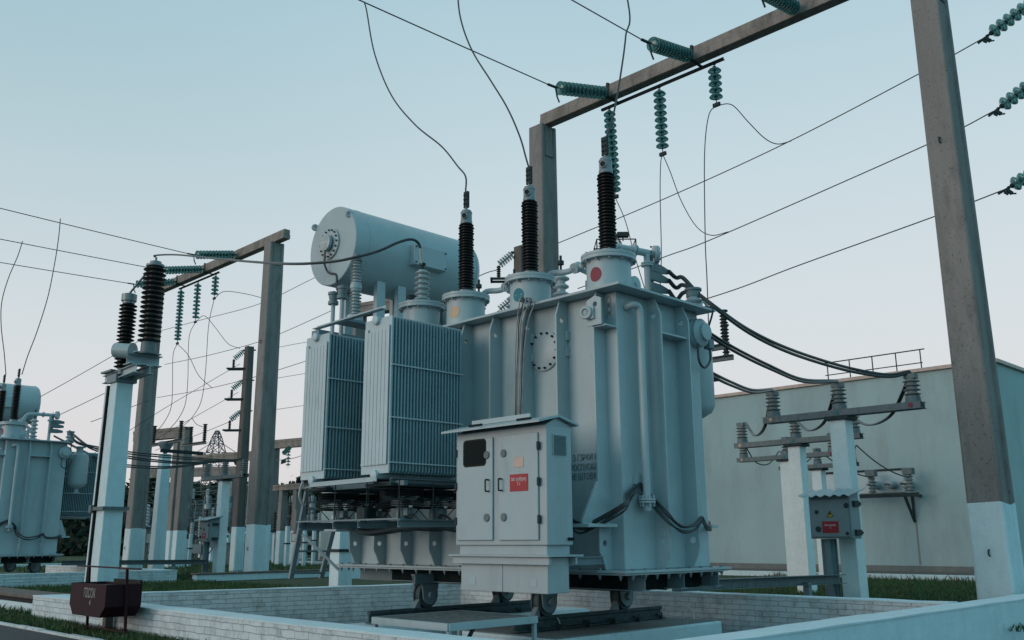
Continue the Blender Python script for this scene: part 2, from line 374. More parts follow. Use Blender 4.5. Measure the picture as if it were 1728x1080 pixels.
# ------------------------------------------------------------------ ground, pits, pavement
PITA = [V((5.42, 16.55, 0)), V((12.95, 14.55, 0)), V((13.15, 4.55, 0)), V((5.42, 4.55, 0))]   # outer corners of the near pit
PITI = [V((5.76, 16.15, 0)), V((12.62, 14.28, 0)), V((12.80, 4.93, 0)), V((5.76, 4.93, 0))]   # inner corners
def sheet(name, loops, z, mt, kind='structure'):
    flat = [p for lp in loops for p in lp]
    tri = tessellate_polygon([[V((p[0], p[1], 0)) for p in lp] for lp in loops])
    b = MB(); b.add([(p[0], p[1], z) for p in flat], [tuple(t) for t in tri])
    o = b.build(name, mt, smooth=False); o['kind'] = kind
    if o.data.polygons and o.data.polygons[0].normal.z < 0: o.data.flip_normals()
    return o
pb = [p+OFF for p in PITI]
sheet('ground', [[(-700, -700), (900, -700), (900, 900), (-700, 900)], [(p.x, p.y) for p in PITI], [(p.x, p.y) for p in pb], [(5.42, -25), (70, -25), (70, 4.53), (5.42, 4.53)]], 0, SOIL)
sheet('path', [[(5.3, -25), (70, -25), (70, 4.7), (5.3, 4.7)]], -.36, ASPH)
bk = MB(); bk.box(5.36, 5.44, -25, 4.50, -.40, .012); bk.box(17.52, 70, 4.46, 4.60, -.40, .012); bk.box(5.36, 70, -25.1, -25, -.4, .01); bk.build('bank', WHITE, bev=.01)['kind'] = 'structure'
sheet('pavement', [[(-30, -30), (4.70, -30), (4.70, 60), (-30, 60)]], .006, ASPH)
sheet('road', [[(34, 62), (120, 40), (125, 48), (36, 70)]], .006, SLAB)
for i, pp in enumerate((PITI, pb)):
    sheet('pit_floor', [[(p.x, p.y) for p in pp]], -.30, GRAVEL)
k = MB()
y = -8.0
while y < 34:
    k.box(4.70, 4.80, y, y+.985, 0, .035+random.uniform(-.006, .006)); y += 1.0
k.build('kerb', KERB, bev=.008)['kind'] = 'structure'
tag(COL.objects['kerb'], 'low white painted kerb stones edging the dark pavement', 'kerb')
def pit_wall(name, a, b, ai, bi, mt, top, label):
    t = thing(name, label, 'wall', (a+b)/2)
    q = MB(); q.add([(a.x,a.y,-.45),(b.x,b.y,-.45),(bi.x,bi.y,-.45),(ai.x,ai.y,-.45),(a.x,a.y,top),(b.x,b.y,top),(bi.x,bi.y,top),(ai.x,ai.y,top)],
          [(3,2,1,0),(0,1,5,4),(1,2,6,5),(2,3,7,6),(3,0,4,7)])
    q.build('brickwork', mt, t)
    d = (b-a).normalized(); nn = (a-ai); nn = (nn - d*nn.dot(d)).normalized()
    c = MB(); e = .008
    n = max(4, int((b-a).length/.5)); vs = []; fs = []
    rnd = random.Random(len(label))
    for i in range(n+1):
        f = i/n
        for pp, sg in ((a.lerp(b, f), 1), (ai.lerp(bi, f), -1)):
            j = rnd.uniform(-.006, .006)
            vs.append(V((pp.x, pp.y, top+.001)) + nn*sg*(e+j)); vs.append(V((pp.x, pp.y, top+.02+rnd.uniform(-.006, .006))) + nn*sg*(e+j))
    for i in range(n):
        o = i*4; fs += [(o+1, o+5, o+7, o+3), (o, o+4, o+5, o+1), (o+2, o+3, o+7, o+6), (o, o+2, o+6, o+4)]
    fs += [(0, 1, 3, 2), (n*4, n*4+2, n*4+3, n*4+1)]
    c.add(vs, fs); c.build('coping', WHITE, t)
    return t
ZT = .345
near_pit = [
 pit_wall('pit_wall', PITA[3], PITA[0], PITI[3], PITI[0], BRY, ZT, 'low whitewashed brick wall with the maroon sand box standing against it'),
 pit_wall('pit_wall', PITA[0], PITA[1], PITI[0], PITI[1], BRX, ZT, 'far left end wall of the near brick pit, with lawn behind it'),
 pit_wall('pit_wall', PITA[1], V((13.14, 4.945, 0)), PITI[1], V((12.80, 4.945, 0)), BRY, ZT, 'low white brick wall between the near transformer and the two cable posts'),
 pit_wall('pit_wall', V((17.5, 4.50, 0)), PITA[3], V((17.5, 4.88, 0)), PITI[3], WHITE, ZT, 'smooth rendered white wall running up the bottom right corner'),
]
LB = [None, None, 'white brick wall behind the wheels of the far left transformer', None]
for o, lb in zip(near_pit, LB):
    if lb: copy_tree(o, OFF, lb)
pit_wall('pit_wall', PITA[2]+OFF, PITA[3]+OFF, PITI[2]+OFF, PITI[3]+OFF, BRX, ZT, 'whitewashed brick wall behind the sand box and pole, across the lawn from the near pit')
# ground level concrete channel left of the near pit, and kerbs across the lawns
t = thing('cable_trench', 'concrete cable trench with dark gap under its slab, left of the brick wall', 'trench', (6, 20, 0))
MB().box(5.75, 6.35, 17.0, 26.8, 0, .17).build('side', WHITE, t, bev=.01)
MB().box(5.79, 6.31, 17.04, 26.76, .17, .25).build('gap', BLACK, t)
MB().box(5.72, 6.38, 16.97, 26.83, .25, .31).build('slab', SLAB, t, bev=.01)
t = thing('low_kerb', 'low whitewashed wall with brown slab top crossing the lawn before the left gantry', 'low wall', (15, 27, 0))
MB().box(13.6, 26, 27.45, 27.75, 0, .20).build('side', WHITE, t, bev=.01)
MB().box(13.55, 26.05, 27.40, 27.80, .202, .25).build('slab', SLAB, t, bev=.01)
t = thing('low_kerb', 'long pale kerb behind the left gantry columns, along the far lawn', 'low wall', (20, 45, 0))
MB().box(14, 60, 51.0, 51.4, 0, .13).build('side', WHITE, t, bev=.01)
t = thing('drain_slab', 'flat grey drain slab in the grass at the left edge', 'slab', (5.1, 19, 0))
MB().box(4.86, 5.35, 17.3, 24, 0, .05).build('slab', ASPH, t, bev=.01)

# grass blades: near strips dense, lawns farther off sparser
def grass(name, zones, seed, label):
    rnd = random.Random(seed); vs = []; fs = []
    for x0, x1, y0, y1, n, h in zones:
        for _ in range(n):
            x, y = rnd.uniform(x0, x1), rnd.uniform(y0, y1)
            a = rnd.uniform(0, 2*PI); hh = h*rnd.uniform(.45, 1.25); wd = .008*rnd.uniform(.7, 1.6)*(1 if h < .1 else 1.5)
            lx, ly = rnd.gauss(0, .4)*hh, rnd.gauss(0, .4)*hh
            c, s_ = math.cos(a)*wd, math.sin(a)*wd; o = len(vs)
            vs += [(x-c, y-s_, 0), (x+c, y+s_, 0), (x+lx*.5+c*.6, y+ly*.5+s_*.6, hh*.6), (x+lx, y+ly, hh)]
            fs += [(o, o+1, o+2), (o, o+2, o+3)]
    b = MB(); b.v = [V(p) for p in vs]; b.f = fs
    o = b.build(name, GRASS, smooth=False); tag(o, label, 'grass', kind='stuff'); return o
grass('grass', [(4.82, 5.40, 6, 17, 16000, .075), (4.9, 5.5, 17, 26, 3500, .09), (5.5, 13.5, 16.7, 27.2, 26000, .11), (13.4, 27.2, 4, 16, 42000, .075), (13, 27, 28.3, 33, 14000, .09), (13, 40, 33, 50.8, 18000, .12), (16, 44, 51.5, 62, 9000, .16)], 3,
      'short dark green grass round the pits and posts')
GRASS_DRY = mat('dry_grass', (.085, .075, .035), .85, var=.4, scale=3); GRASS_KEEP, GRASS = GRASS, GRASS_DRY
grass('dry_grass', [(4.82, 5.40, 6, 17, 900, .10), (5.5, 13.5, 16.7, 27.2, 1500, .12), (13.4, 27.2, 4, 16, 2600, .10), (13, 27, 28.3, 33, 900, .12), (12.95, 13.5, 5, 14, 500, .16), (27.1, 27.45, 6, 16, 420, .16)], 9, 'sparse dry stalks and weeds standing in the green grass')
GRASS = GRASS_KEEP
# ------------------------------------------------------------------ building on the right
bt = thing('substation_building', 'long windowless pale rendered building with flat roof and metal coping', 'building', (36, 20, 0))
BX = 30.09
MB().box(BX, 50, 9.42, 46, -.1, 6.38).build('wall', WALLP, bt)
c = MB(); c.box(BX-.10, 50, 9.32, 46, 6.382, 6.50); c.build('coping', COPING, bt, bev=.01)
MB().box(BX-.02, 50, 9.40, 46, -.1, .32).build('plinth', mat('plinth_render', (.16, .175, .17), .9, var=.2, scale=3), bt)
MB().box(27.6, BX-.03, 6, 46, -.05, .14).build('blind_area', SLAB, bt)
MB().box(27.45, 27.598, 6, 46, -.05, .155).build('edging', WHITE, bt, bev=.01)
rl = MB(); pts = [at(1398, 640, x=30.6), at(1558, 622, x=30.6)]
y0, y1 = pts[0].y, pts[1].y
for i in range(5):
    yy = y0 + (y1-y0)*i/4*.985
    rl.bar((30.6, yy, 6.4), (30.6, yy, 7.22), .03, .03)
rl.bar((30.6, y0+.25, 7.22), (30.6, y1-.1, 7.22), .035, .035); rl.bar((30.6, y0+.1, 6.78), (30.6, y1, 6.78), .03, .03)
rl.build('roof_railing', STEEL, bt)
# rust streak and plaster board are marks that stay put
MB().box(BX-.006, BX+.01, 12.30, 12.36, .35, 1.72).build('rust_streak', mat('rust_stain', (.23, .235, .22), .9, var=.08, scale=4), bt)

# bracket with through-wall bushings on the building
wb = thing('wall_bracket', 'steel bracket with post insulators fixed to the building wall', 'bracket', (29.6, 12.9, 2.4))
p0, p1 = at(1551, 834, x=29.45), at(1446, 839, x=29.45)
fr = MB(); fr.chan(p0, (29.45, 15.1, p0.z), .09, .12); fr.bar((29.5, 12.1, p0.z-.02), (30.09, 12.1, p0.z-.02), .08, .08); fr.bar((29.5, 14.9, p0.z-.02), (30.09, 14.9, p0.z-.02), .08, .08)
fr.bar((29.5, 12.35, p0.z-.05), (30.05, 12.35, 1.68), .07, .07); fr.bar((29.5, 14.8, p0.z-.05), (30.05, 14.8, 1.68), .07, .07)
fr.bar((30.04, 12.35, 1.65), (30.04, 12.35, p0.z), .06, .06); fr.build('frame', STEEL, wb)
pn = [at(1449, 801, x=30.05), at(1524, 790, x=30.05), at(1524, 826, x=30.05)]
MB().box(30.03, 30.09, pn[1].y, 15.4, pn[2].y*0+2.60, 3.30).build('wall_panel', RAD, wb, bev=.01)
MB().box(29.98, 30.09, pn[1].y-.1, 15.5, 3.305, 3.36).build('panel_hood', STEEL, wb)
def post_ins(mt, base, axis, h, r, sheds, name, parent, capm=GALV, core=.62, n=18):
    """ribbed post insulator with metal cap and foot"""
    b = MB(); e = h/sheds; pr = []
    for i in range(sheds):
        z0 = i*e
        pr += [(r*core, z0+.10*e), (r*.97, z0+.34*e), (r, z0+.42*e), (r*.95, z0+.50*e), (r*core, z0+.78*e)]
    b.lathe(base, axis, [(r*core, 0)] + pr + [(r*core, h)], n)
    return b.build(name, mt, parent, sharp=50)
for pz in ((1478, 819), (1505, 818), (1531, 817)):
    q = at(*pz, x=29.85)
    post_ins(GREYP, (29.62, q.y, q.z), X, .42, .14, 4, 'wall_bushing', wb)
    MB().cyl((29.2, q.y, q.z), (29.62, q.y, q.z), .035).build('stud', CAPM, wb)
for pz in ((1473, 832), (1536, 829)):
    q = at(*pz, x=29.45)
    post_ins(GREYI, (29.45, q.y, q.z), Z, .52, .13, 5, 'post_insulator', wb)
    MB().box(29.33, 29.57, q.y-.16, q.y+.16, q.z+.52, q.z+.72).build('clamp', GALV, wb, bev=.01)

# ------------------------------------------------------------------ power transformer
T = thing('power_transformer', 'large grey power transformer with red, teal and tan phase discs, nearest the camera', 'transformer', (9.5, 9.5, .27), 'power transformers')
XF, YF, XW, YW = 8.46, 6.74, 8.68, 6.95            # rib faces and tank faces
XE, YE = 10.42, 12.35
MB().box(XW, XE, YW, YE, .845, 4.185).build('tank', PAINT, T, bev=.012)
MB().box(8.44, 10.52, 6.715, 12.42, 4.186, 4.200).build('tank_cover', PAINT, T)
MB().box(8.445, 10.515, 6.72, 12.415, 4.203, 4.218).build('cover_plate', PAINTL, T)
fl = MB().box(8.42, 10.57, 6.73, 12.42, .82, .845); fl.box(8.45, 10.54, 6.76, 12.39, .795, .815); fl.build('bottom_flange', PAINTL, T)
fb = MB()
for i in range(19):
    yy = 6.85 + i*.305
    for xx in (8.47, 10.52): fb.lathe((xx, yy, .845), Z, [(.022, 0), (.022, .022)], 6); fb.lathe((xx, yy, .795), -Z, [(.022, 0), (.020, .03), (.010, .031), (.010, .055)], 6)
for i in range(9):
    xx = 8.62 + i*.225
    for yy in (6.79, 12.36): fb.lathe((xx, yy, .845), Z, [(.022, 0), (.022, .022)], 6); fb.lathe((xx, yy, .795), -Z, [(.022, 0), (.020, .03), (.010, .031), (.010, .055)], 6)
fb.build('flange_bolts', PAINTD, T)['kind'] = 'stuff'
RIB = [(0, .85), (.11, .85), (.17, .98), (.22, 1.06), (.22, 3.98), (.15, 4.18), (0, 4.18)]
def rib_left(y, hole=True):
    b = MB(); b.plate((XW, y-.012, 0), -X, Z, RIB, .024, [circ(.12, 1.15, .036), circ(.12, 3.93, .034)] if hole else [])
    return b.build('rib', PAINT, T)
for i, yy in enumerate((7.15, 7.77, 8.39, 9.0, 9.60, 10.24, 10.88, 11.52, 12.14)): rib_left(yy)
for xx in (9.30, 9.90):
    b = MB(); b.plate((xx+.012, YW, 0), -Y, Z, [(0, .85), (.10, .85), (.17, .98), (.21, 1.08), (.21, 3.96), (.12, 4.18), (0, 4.18)], .024, [circ(.12, 1.18, .042), circ(.10, 3.95, .040)]); b.build('rib', PAINT, T)
for yy in (7.5, 8.6, 9.7, 10.8, 11.9):
    MB().plate((XE, yy+.012, 0), X, Z, [(0, .85), (.12, .85), (.14, .98), (.14, 4.02), (.1, 4.18), (0, 4.18)], .024).build('rib', PAINT, T)
b = MB(); b.box(9.312, 9.888, 6.765, 6.95, 3.72, 3.742); b.build('stiffener_shelf', PAINT, T)
b = MB(); b.box(8.47, 8.68, 6.96, 7.138, 3.72, 3.742); b.build('stiffener_shelf', PAINT, T)
# lifting hook plate on the rib next to the corner
hk = MB(); c0 = at(1000, 522, x=8.43)
hk.plate((8.452, c0.y+.0, c0.z), -Y, Z, [(-.10, -.20), (.13, -.20), (.13, .13), (.03, .17), (-.10, .12)], .02, [circ(.035, .06, .035)])
hk.box(8.40, 8.452, c0.y-.03, c0.y+.07, c0.z-.12, c0.z+.02); hk.build('lifting_hook', PAINTL, T)
hr = MB(); hr.ring((8.37, c0.y+.06, c0.z-.04), (1, .25, .1), .062, .024); hr.build('hook_ring', PAINTL, T)
# jacking brackets
def jack(y):
    b = MB(); b.plate((XF+.01, y-.02, 0), -X, Z, [(0, 1.37), (.30, 1.37), (.30, 1.42), (.02, 1.86), (0, 1.86)], .04)
    b.box(XF-.36, XF+.16, y-.16, y+.16, 1.33, 1.37); b.build('jacking_bracket', PAINT, T, bev=.005)
jack(7.15); jack(12.14)
b = MB(); b.plate((10.42, 7.2, 0), X, Z, [(0, 1.37), (.30, 1.37), (.30, 1.42), (.12, 1.86), (0, 1.86)], .03); b.box(10.42, 10.80, 7.05, 7.35, 1.33, 1.37); b.build('jacking_bracket', PAINT, T)
# manhole with bolts and tabs
mh = at(918, 592, x=8.66); mb = MB(); mb.lathe((8.68, mh.y, mh.z), -X, [(.27, 0), (.27, .025), (.262, .03)], 40); mc = mb.build('manhole_cover', PAINTL, T)
bb = MB()
for i in range(14):
    a = 2*PI*i/14+.1; bb.lathe((8.65, mh.y+.235*math.cos(a), mh.z+.235*math.sin(a)), -X, [(.016, 0), (.016, .02), (.008, .021), (.008, .035)], 6)
bb.build('cover_bolts', BLACK, mc)
for px, py in ((899, 572), (899, 604), (957, 567), (957, 594)):
    q = at(px, py, x=8.66); MB().box(8.62, 8.68, q.y-.035, q.y+.035, q.z-.06, q.z+.06).build('cable_tab', PAINTL, T)
# stencils on the wall beside the corner
text('stencil_lettering', 'З ГІРКИ Н', at(966.5, 774, x=8.675)+V((-.004, 0, 0)), -Y, Z, .104, LETB, T, .80, 'LEFT')
text('stencil_lettering', 'РОСПУСКА', at(963, 790.5, x=8.675)+V((-.004, 0, 0)), -Y, Z, .104, LETB, T, .75, 'LEFT')
text('stencil_lettering', 'НЕ ШТОВХ', at(962.5, 806, x=8.675)+V((-.004, 0, 0)), -Y, Z, .104, LETB, T, .77, 'LEFT')
ch = MB(); cc = at(1027, 508, x=8.675)
for i, dz in enumerate((0, -.105, -.205)):
    n = 20
    pts = [V((8.676, cc.y+.033*math.cos(2*PI*j/n), cc.z+dz+.055*math.sin(2*PI*j/n))) for j in range(n+1 if i < 2 else 11)]
    ch.tube(pts, .004, 4)
for dz in (-.052, -.155): ch.box(8.673, 8.68, cc.y-.004, cc.y+.004, cc.z+dz-.03, cc.z+dz+.03)
ch.build('chain_stencil', LETB, T)
# drain pipe on the right face
pa, pb_ = at(1069, 514, y=6.84), at(1093, 862, y=6.84)
px0 = pa.x+.11
pp = smooth([(pa.x-.02, 6.95, pa.z-.02), (pa.x+.0, 6.86, pa.z), (px0-.03, 6.83, pa.z-.02), (px0, 6.83, pa.z-.14), (px0, 6.83, pa.z-.4)], 6) + [V((px0, 6.83, pb_.z))]
dp = MB().tube(pp, .048, 14).build('drain_pipe', PAINTL, T)
zf = at(1091, 846, y=6.83).z
f = MB(); f.lathe((px0, 6.83, zf-.02), Z, [(.10, 0), (.10, .022)], 20); f.lathe((px0, 6.83, zf+.01), Z, [(.10, 0), (.10, .022)], 20)
for i in range(6):
    a = PI*i/3; f.lathe((px0+.08*math.cos(a), 6.83+.08*math.sin(a), zf-.06), Z, [(.013, 0), (.013, .13)], 6)
f.build('pipe_flange', PAINT, dp)
# round relay near the right end
rq = at(1178, 562, y=6.9); rl = MB(); rl.lathe((rq.x, 6.95, rq.z), -Y, [(.20, 0), (.20, .05), (.19, .06), (.19, .11), (.12, .15), (.115, .19), (.05, .20)], 24); ry = rl.build('gauge', PAINT, T)
MB().box(rq.x+.14, rq.x+.26, 6.82, 6.92, rq.z-.2, rq.z-.06).build('terminal_box', PAINTD, ry, bev=.01)
MB().tube(smooth([(rq.x+.2, 6.86, rq.z-.2), (rq.x+.18, 6.85, rq.z-.36), (rq.x+.02, 6.84, rq.z-.48), (rq.x-.1, 6.84, rq.z-.40), (rq.x-.08, 6.86, rq.z-.18)]), .016, 6).build('gauge_cable', CABLE, ry)
MB().tube(smooth([(rq.x+.05, 6.9, 4.26), (rq.x+.10, 6.72, 4.22), (rq.x+.12, 6.80, 4.0), (rq.x+.12, 6.86, rq.z-.02)]), .014, 6).build('gauge_cable', CABLE, ry)
# oil cylinder at the back right
oc = MB(); oc.lathe((10.98, 7.45, 2.88), Z, [(.06, -.18), (.10, -.18), (.10, -.15), (.06, -.14), (.06, -.06), (.12, -.03), (.24, .04), (.29, .13), (.29, .90), (.26, 1.0), (.15, 1.07), (.10, 1.10), (.10, 1.24), (.17, 1.24), (.17, 1.27)], 28, True); oc.build('oil_cylinder', PAINT, T)
MB().bar((10.5, 7.45, 3.2), (10.75, 7.45, 3.2), .12, .04).build('cylinder_bracket', PAINTD, T)
# undercarriage
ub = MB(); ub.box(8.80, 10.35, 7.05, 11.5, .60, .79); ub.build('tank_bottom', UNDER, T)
for xx in (8.85, 9.62, 10.36):
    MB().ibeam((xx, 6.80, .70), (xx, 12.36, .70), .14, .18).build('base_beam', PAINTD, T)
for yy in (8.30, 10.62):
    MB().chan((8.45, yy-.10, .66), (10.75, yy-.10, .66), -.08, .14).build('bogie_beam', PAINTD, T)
    for xx in (8.74, 10.28):
        wh = MB(); wh.lathe((xx, yy-.06, .442), Y, [(.05, -.02), (.05, 0), (.172, 0), (.172, .09), (.195, .092), (.195, .115), (.05, .115), (.05, .13)], 28); wo = wh.build('wheel', RAIL, T, sharp=30)
        for s_ in (-.10, .085):
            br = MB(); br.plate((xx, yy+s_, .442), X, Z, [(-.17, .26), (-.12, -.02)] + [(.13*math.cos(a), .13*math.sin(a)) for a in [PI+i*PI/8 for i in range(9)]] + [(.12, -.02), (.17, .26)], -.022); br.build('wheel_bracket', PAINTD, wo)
        MB().cyl((xx, yy-.15, .442), (xx, yy-.10, .442), .05, 14).build('axle', PAINTD, wo)
        MB().plate((xx-.24, yy-.05, .272), X, Z, [(0, 0), (.11, 0), (.09, .13)], -.08).build('wheel_chock', PAINTD, wo)
# turrets and 110 kV bushings
TC = [((8.87, 7.21), CRIM, 'HV'), ((8.87, 8.61), TEALP, 'HV'), ((8.87, 9.95), TAN, 'HV')]
def shed_stack(z0, z1, ro, ri, n, c, nn=24):
    e = (z1-z0)/n; pr = [(ri, z0)]
    for i in range(n):
        a = z0+i*e; rr = ro if i % 2 == 0 else ro*.93
        pr += [(ri, a+.12*e), (rr*.97, a+.34*e), (rr, a+.44*e), (rr*.96, a+.54*e), (ri, a+.80*e)]
    pr.append((ri, z1)); b = MB(); b.lathe((c[0], c[1], 0), Z, pr, nn); return b
def turret(c, disc):
    b = MB(); b.lathe((c[0], c[1], 0), Z, [(.285, 4.21), (.285, 4.655)], 40, False); tt = b.build('turret', PAINT, T)
    fl = MB(); fl.lathe((c[0], c[1], 0), Z, [(.285, 4.64), (.355, 4.64), (.355, 4.675), (.350, 4.680), (.350, 4.684), (.355, 4.688), (.355, 4.722), (.12, 4.74)], 40, False); fl.build('turret_flange', PAINTL, tt)
    fb = MB()
    for i in range(12):
        a = 2*PI*i/12+.2; x, y = c[0]+.325*math.cos(a), c[1]+.325*math.sin(a)
        fb.lathe((x, y, 4.722), Z, [(.018, 0), (.018, .02)], 6); fb.lathe((x, y, 4.64), -Z, [(.018, 0), (.018, .03)], 6)
    fb.build('flange_bolts', PAINTD, tt)
    if disc:
        base = math.atan2(-c[1], -c[0]); a0 = base - R(36); vs = [(c[0]+.288*math.cos(a0), c[1]+.288*math.sin(a0), 4.42)]; n = 32
        for i in range(n):
            e = 2*PI*i/n; a = a0 + .088*math.cos(e)/.285; z = 4.43+.095*math.sin(e); vs.append((c[0]+.288*math.cos(a), c[1]+.288*math.sin(a), z))
        vs[0] = (vs[0][0], vs[0][1], 4.43)
        d = MB(); d.add(vs, [(0, 1+i, 1+(i+1) % n) for i in range(n)]); d.build('phase_disc', disc, tt)
    a = math.atan2(-c[1], -c[0])+R(38)
    lg = MB(); q = V((c[0]+.30*math.cos(a), c[1]+.30*math.sin(a), 4.21)); lg.plate(q, (math.cos(a+PI/2), math.sin(a+PI/2), 0), Z, [(-.05, 0), (.05, 0), (.05, .08), (.03, .115), (-.03, .115), (-.05, .08)], .02, [circ(0, .07, .022)]); lg.build('lifting_eye', PAINTL, T)
    return tt
for i, (c, disc, _) in enumerate(TC):
    turret(c, disc)
    g = shed_stack(4.80, 5.86, .122, .083, 24, c); bu = g.build('bushing', BROWNP, T, sharp=60)
    b = MB(); b.lathe((c[0], c[1], 0), Z, [(.13, 4.735), (.13, 4.75), (.112, 4.755), (.108, 4.82), (.085, 4.83)], 24); b.build('foot_collar', CAPM, bu)
    b = MB(); b.lathe((c[0], c[1], 0), Z, [(.088, 5.855), (.092, 5.86), (.092, 5.90), (.085, 5.91), (.085, 6.02), (.089, 6.025), (.089, 6.04), (.07, 6.075), (.03, 6.09), (.02, 6.10), (.02, 6.17)], 24); b.build('end_cap', CAPM, bu)
    a = math.atan2(-c[1], -c[0])-R(20); d = V((math.cos(a), math.sin(a), 0)); q = V((c[0], c[1], 5.965))+d*.08
    b = MB(); b.lathe(q, d, [(.05, 0), (.05, .02), (.036, .025), (.034, .02)], 18, False); b.build('sight_glass_rim', CAPM, bu)
    b = MB(); b.lathe(q, d, [(.036, 0), (.036, .016)], 18); b.build('sight_glass', BLACK, bu)
    b = MB(); b.box(c[0]-.02, c[0]+.02, c[1]-.045, c[1]+.045, 6.12, 6.38); b.bolts([(c[0]-.02, c[1]+dy, z) for dy in (-.022, .022) for z in (6.18, 6.25, 6.32)], -X, .012, .02); b.build('terminal_clamp', STEEL, bu)
# neutral turret with big-shed grey bushing
def small_bushing(c, z0, z1, r, n, top=.16, m=GREYP):
    g = shed_stack(z0, z1, r, r*.52, n, c, 22); bu = g.build('bushing', m, T, sharp=60)
    b = MB(); b.lathe((c[0], c[1], 0), Z, [(r*.95, z0-.05), (r*.95, z0-.01), (r*.55, z0+.01)], 20); b.build('foot_collar', PAINTL, bu)
    b = MB(); b.lathe((c[0], c[1], 0), Z, [(r*.5, z1), (r*.3, z1+.03), (.018, z1+.05), (.018, z1+top*.5), (.05, z1+top*.52), (.05, z1+top*.72), (.02, z1+top*.74), (.02, z1+top)], 14); b.build('terminal', STEEL, bu)
    return bu
NC = (8.72, 10.80)
turret(NC, None); small_bushing(NC, 4.78, 5.28, .125, 6, .16)
LV = [at(947, 488, x=10.05), at(868, 490, x=10.05), at(808, 500, x=10.05)]
for q in LV: small_bushing((q.x, q.y), 4.50, 5.12, .13, 5, .30); MB().lathe((q.x, q.y, 4.21), Z, [(.2, 0), (.2, .2), (.23, .2), (.23, .24), (.1, .25)], 20).build('bushing_base', PAINT, T)
# pipework on the cover
pw = MB(); zz = 4.86
def flange(b, c, ax, r=.075): b.lathe(V(c)-V(ax)*.03, ax, [(r, 0), (r, .022)], 16); b.lathe(V(c)+V(ax)*.008, ax, [(r, 0), (r, .022)], 16)
for (a, c) in ((TC[0][0], TC[1][0]), (TC[1][0], TC[2][0]), (TC[2][0], NC)):
    p1 = V((9.12, a[1]+.12, 4.74)); p2 = V((9.12, c[1]-.05, 4.74))
    pl = smooth([p1, p1+V((.08, .08, .16)), (9.26, a[1]+.42, zz+.03), (9.28, c[1]-.5, zz-.01), (9.26, c[1]-.3, zz-.03), p2+V((.08, -.05, .10)), p2], 5)
    o = MB().tube(pl, .042, 12).build('oil_pipe', PAINT, T)
    fb = MB(); d = V((0, 1, 0)); flange(fb, (9.275, a[1]+.55, zz+.025), d); flange(fb, (9.275, c[1]-.48, zz-.005), d); fb.build('pipe_flange', PAINTL, o)
    vb = MB(); vb.lathe((9.27, (a[1]+c[1])/2+.2, zz), (1, .0, .5), [(.07, -.06), (.07, .06)], 14); vb.tube([(9.27, (a[1]+c[1])/2+.2, zz), (9.5, (a[1]+c[1])/2+.05, zz-.12), (9.62, (a[1]+c[1])/2+.0, zz-.3)], .035, 10); vb.build('valve', PAINTL, o)
MB().tube([(9.62, 8.2, 4.21), (9.62, 8.2, 4.75)], .04, 12).build('vent_pipe', PAINT, T)
# pipe with blank end over the low-voltage side, its post and the flexible connectors
q0, q1 = at(1050, 440, y=7.55), at(1106, 430, y=7.42)
q0.z = q1.z
ol = MB().tube(smooth([(9.18, 7.42, 4.74), (9.3, 7.46, q1.z-.06), q0, q0.lerp(q1, .4), q1], 6), .052, 14).build('oil_pipe', PAINT, T)
ax = (q1-q0).normalized(); ax = V((.75, -.6, .0)).normalized()
b = MB(); flange(b, q0.lerp(q1, .35), (q1-q0).normalized(), .085); b.build('pipe_flange', PAINTL, ol)
b = MB(); b.lathe(q1-ax*.03, ax, [(.13, 0), (.13, .03)], 24); b.lathe(q1+ax*.005, ax, [(.13, 0), (.13, .035)], 24); b.bolts([q1+ax*.04+V((0, 0, .09*math.sin(a)))+ax.cross(Z)*(.09*math.cos(a)) for a in [i*PI/3 for i in range(6)]], ax, .014, .02); b.build('blank_flange', PAINTL, ol)
vq = at(1093, 470, y=7.44)
b = MB(); b.tube([(vq.x, 7.44, 4.21), (vq.x, 7.44, q1.z-.03)], .045, 14); b.lathe((vq.x, 7.44, q1.z-.20), Z, [(.085, 0), (.085, .02), (.07, .022), (.085, .03), (.085, .05)], 16); b.build('vent_pipe', PAINT, T)
b = MB(); b.box(vq.x+.05, vq.x+.085, 7.40, 7.48, 4.55, q1.z-.02); b.bolts([(vq.x+.04, 7.40, 4.6+i*.07) for i in range(9)], -Y, .014, .02); b.build('busbar', GALV, T)
FLEX = []
for px, py in ((1118, 455), (1118, 470), (1118, 488)):
    q = at(px, py, y=7.36); b = MB(); b.plate((q.x-.14, 7.37, q.z), X, Z, [(-.10, -.06), (.12, -.06), (.30, -.035), (.30, .035), (.12, .07), (-.10, .07)], -.035); b.build('cable_lug', GALV, T, bev=.006); FLEX.append(V((q.x+.16, 7.35, q.z)))
tq = at(1070, 462, y=7.0); b = MB(); b.lathe((tq.x, 7.1, 4.36), -Y, [(.11, -.1), (.11, .12), (.09, .13)], 20); b.lathe((tq.x, 6.98, 4.36), -Y, [(.03, 0), (.03, .03)], 10); b.build('valve', PAINTL, T)
sq = at(1171, 520, y=7.05); SUPP = V((sq.x, 7.05, 4.56))
post_ins(GREYP, (sq.x, 7.05, 4.23), Z, .22, .14, 2, 'cable_support', T); MB().lathe((sq.x, 7.05, 4.45), Z, [(.10, 0), (.10, .09), (.12, .09), (.12, .12)], 16).build('support_clamp', PAINTD, T)
b = MB(); q = at(1187, 520, y=6.85); b.ring((q.x, 6.84, 4.27), (0, 1, 0), .06, .016); b.build('lifting_eye', PAINTL, T)
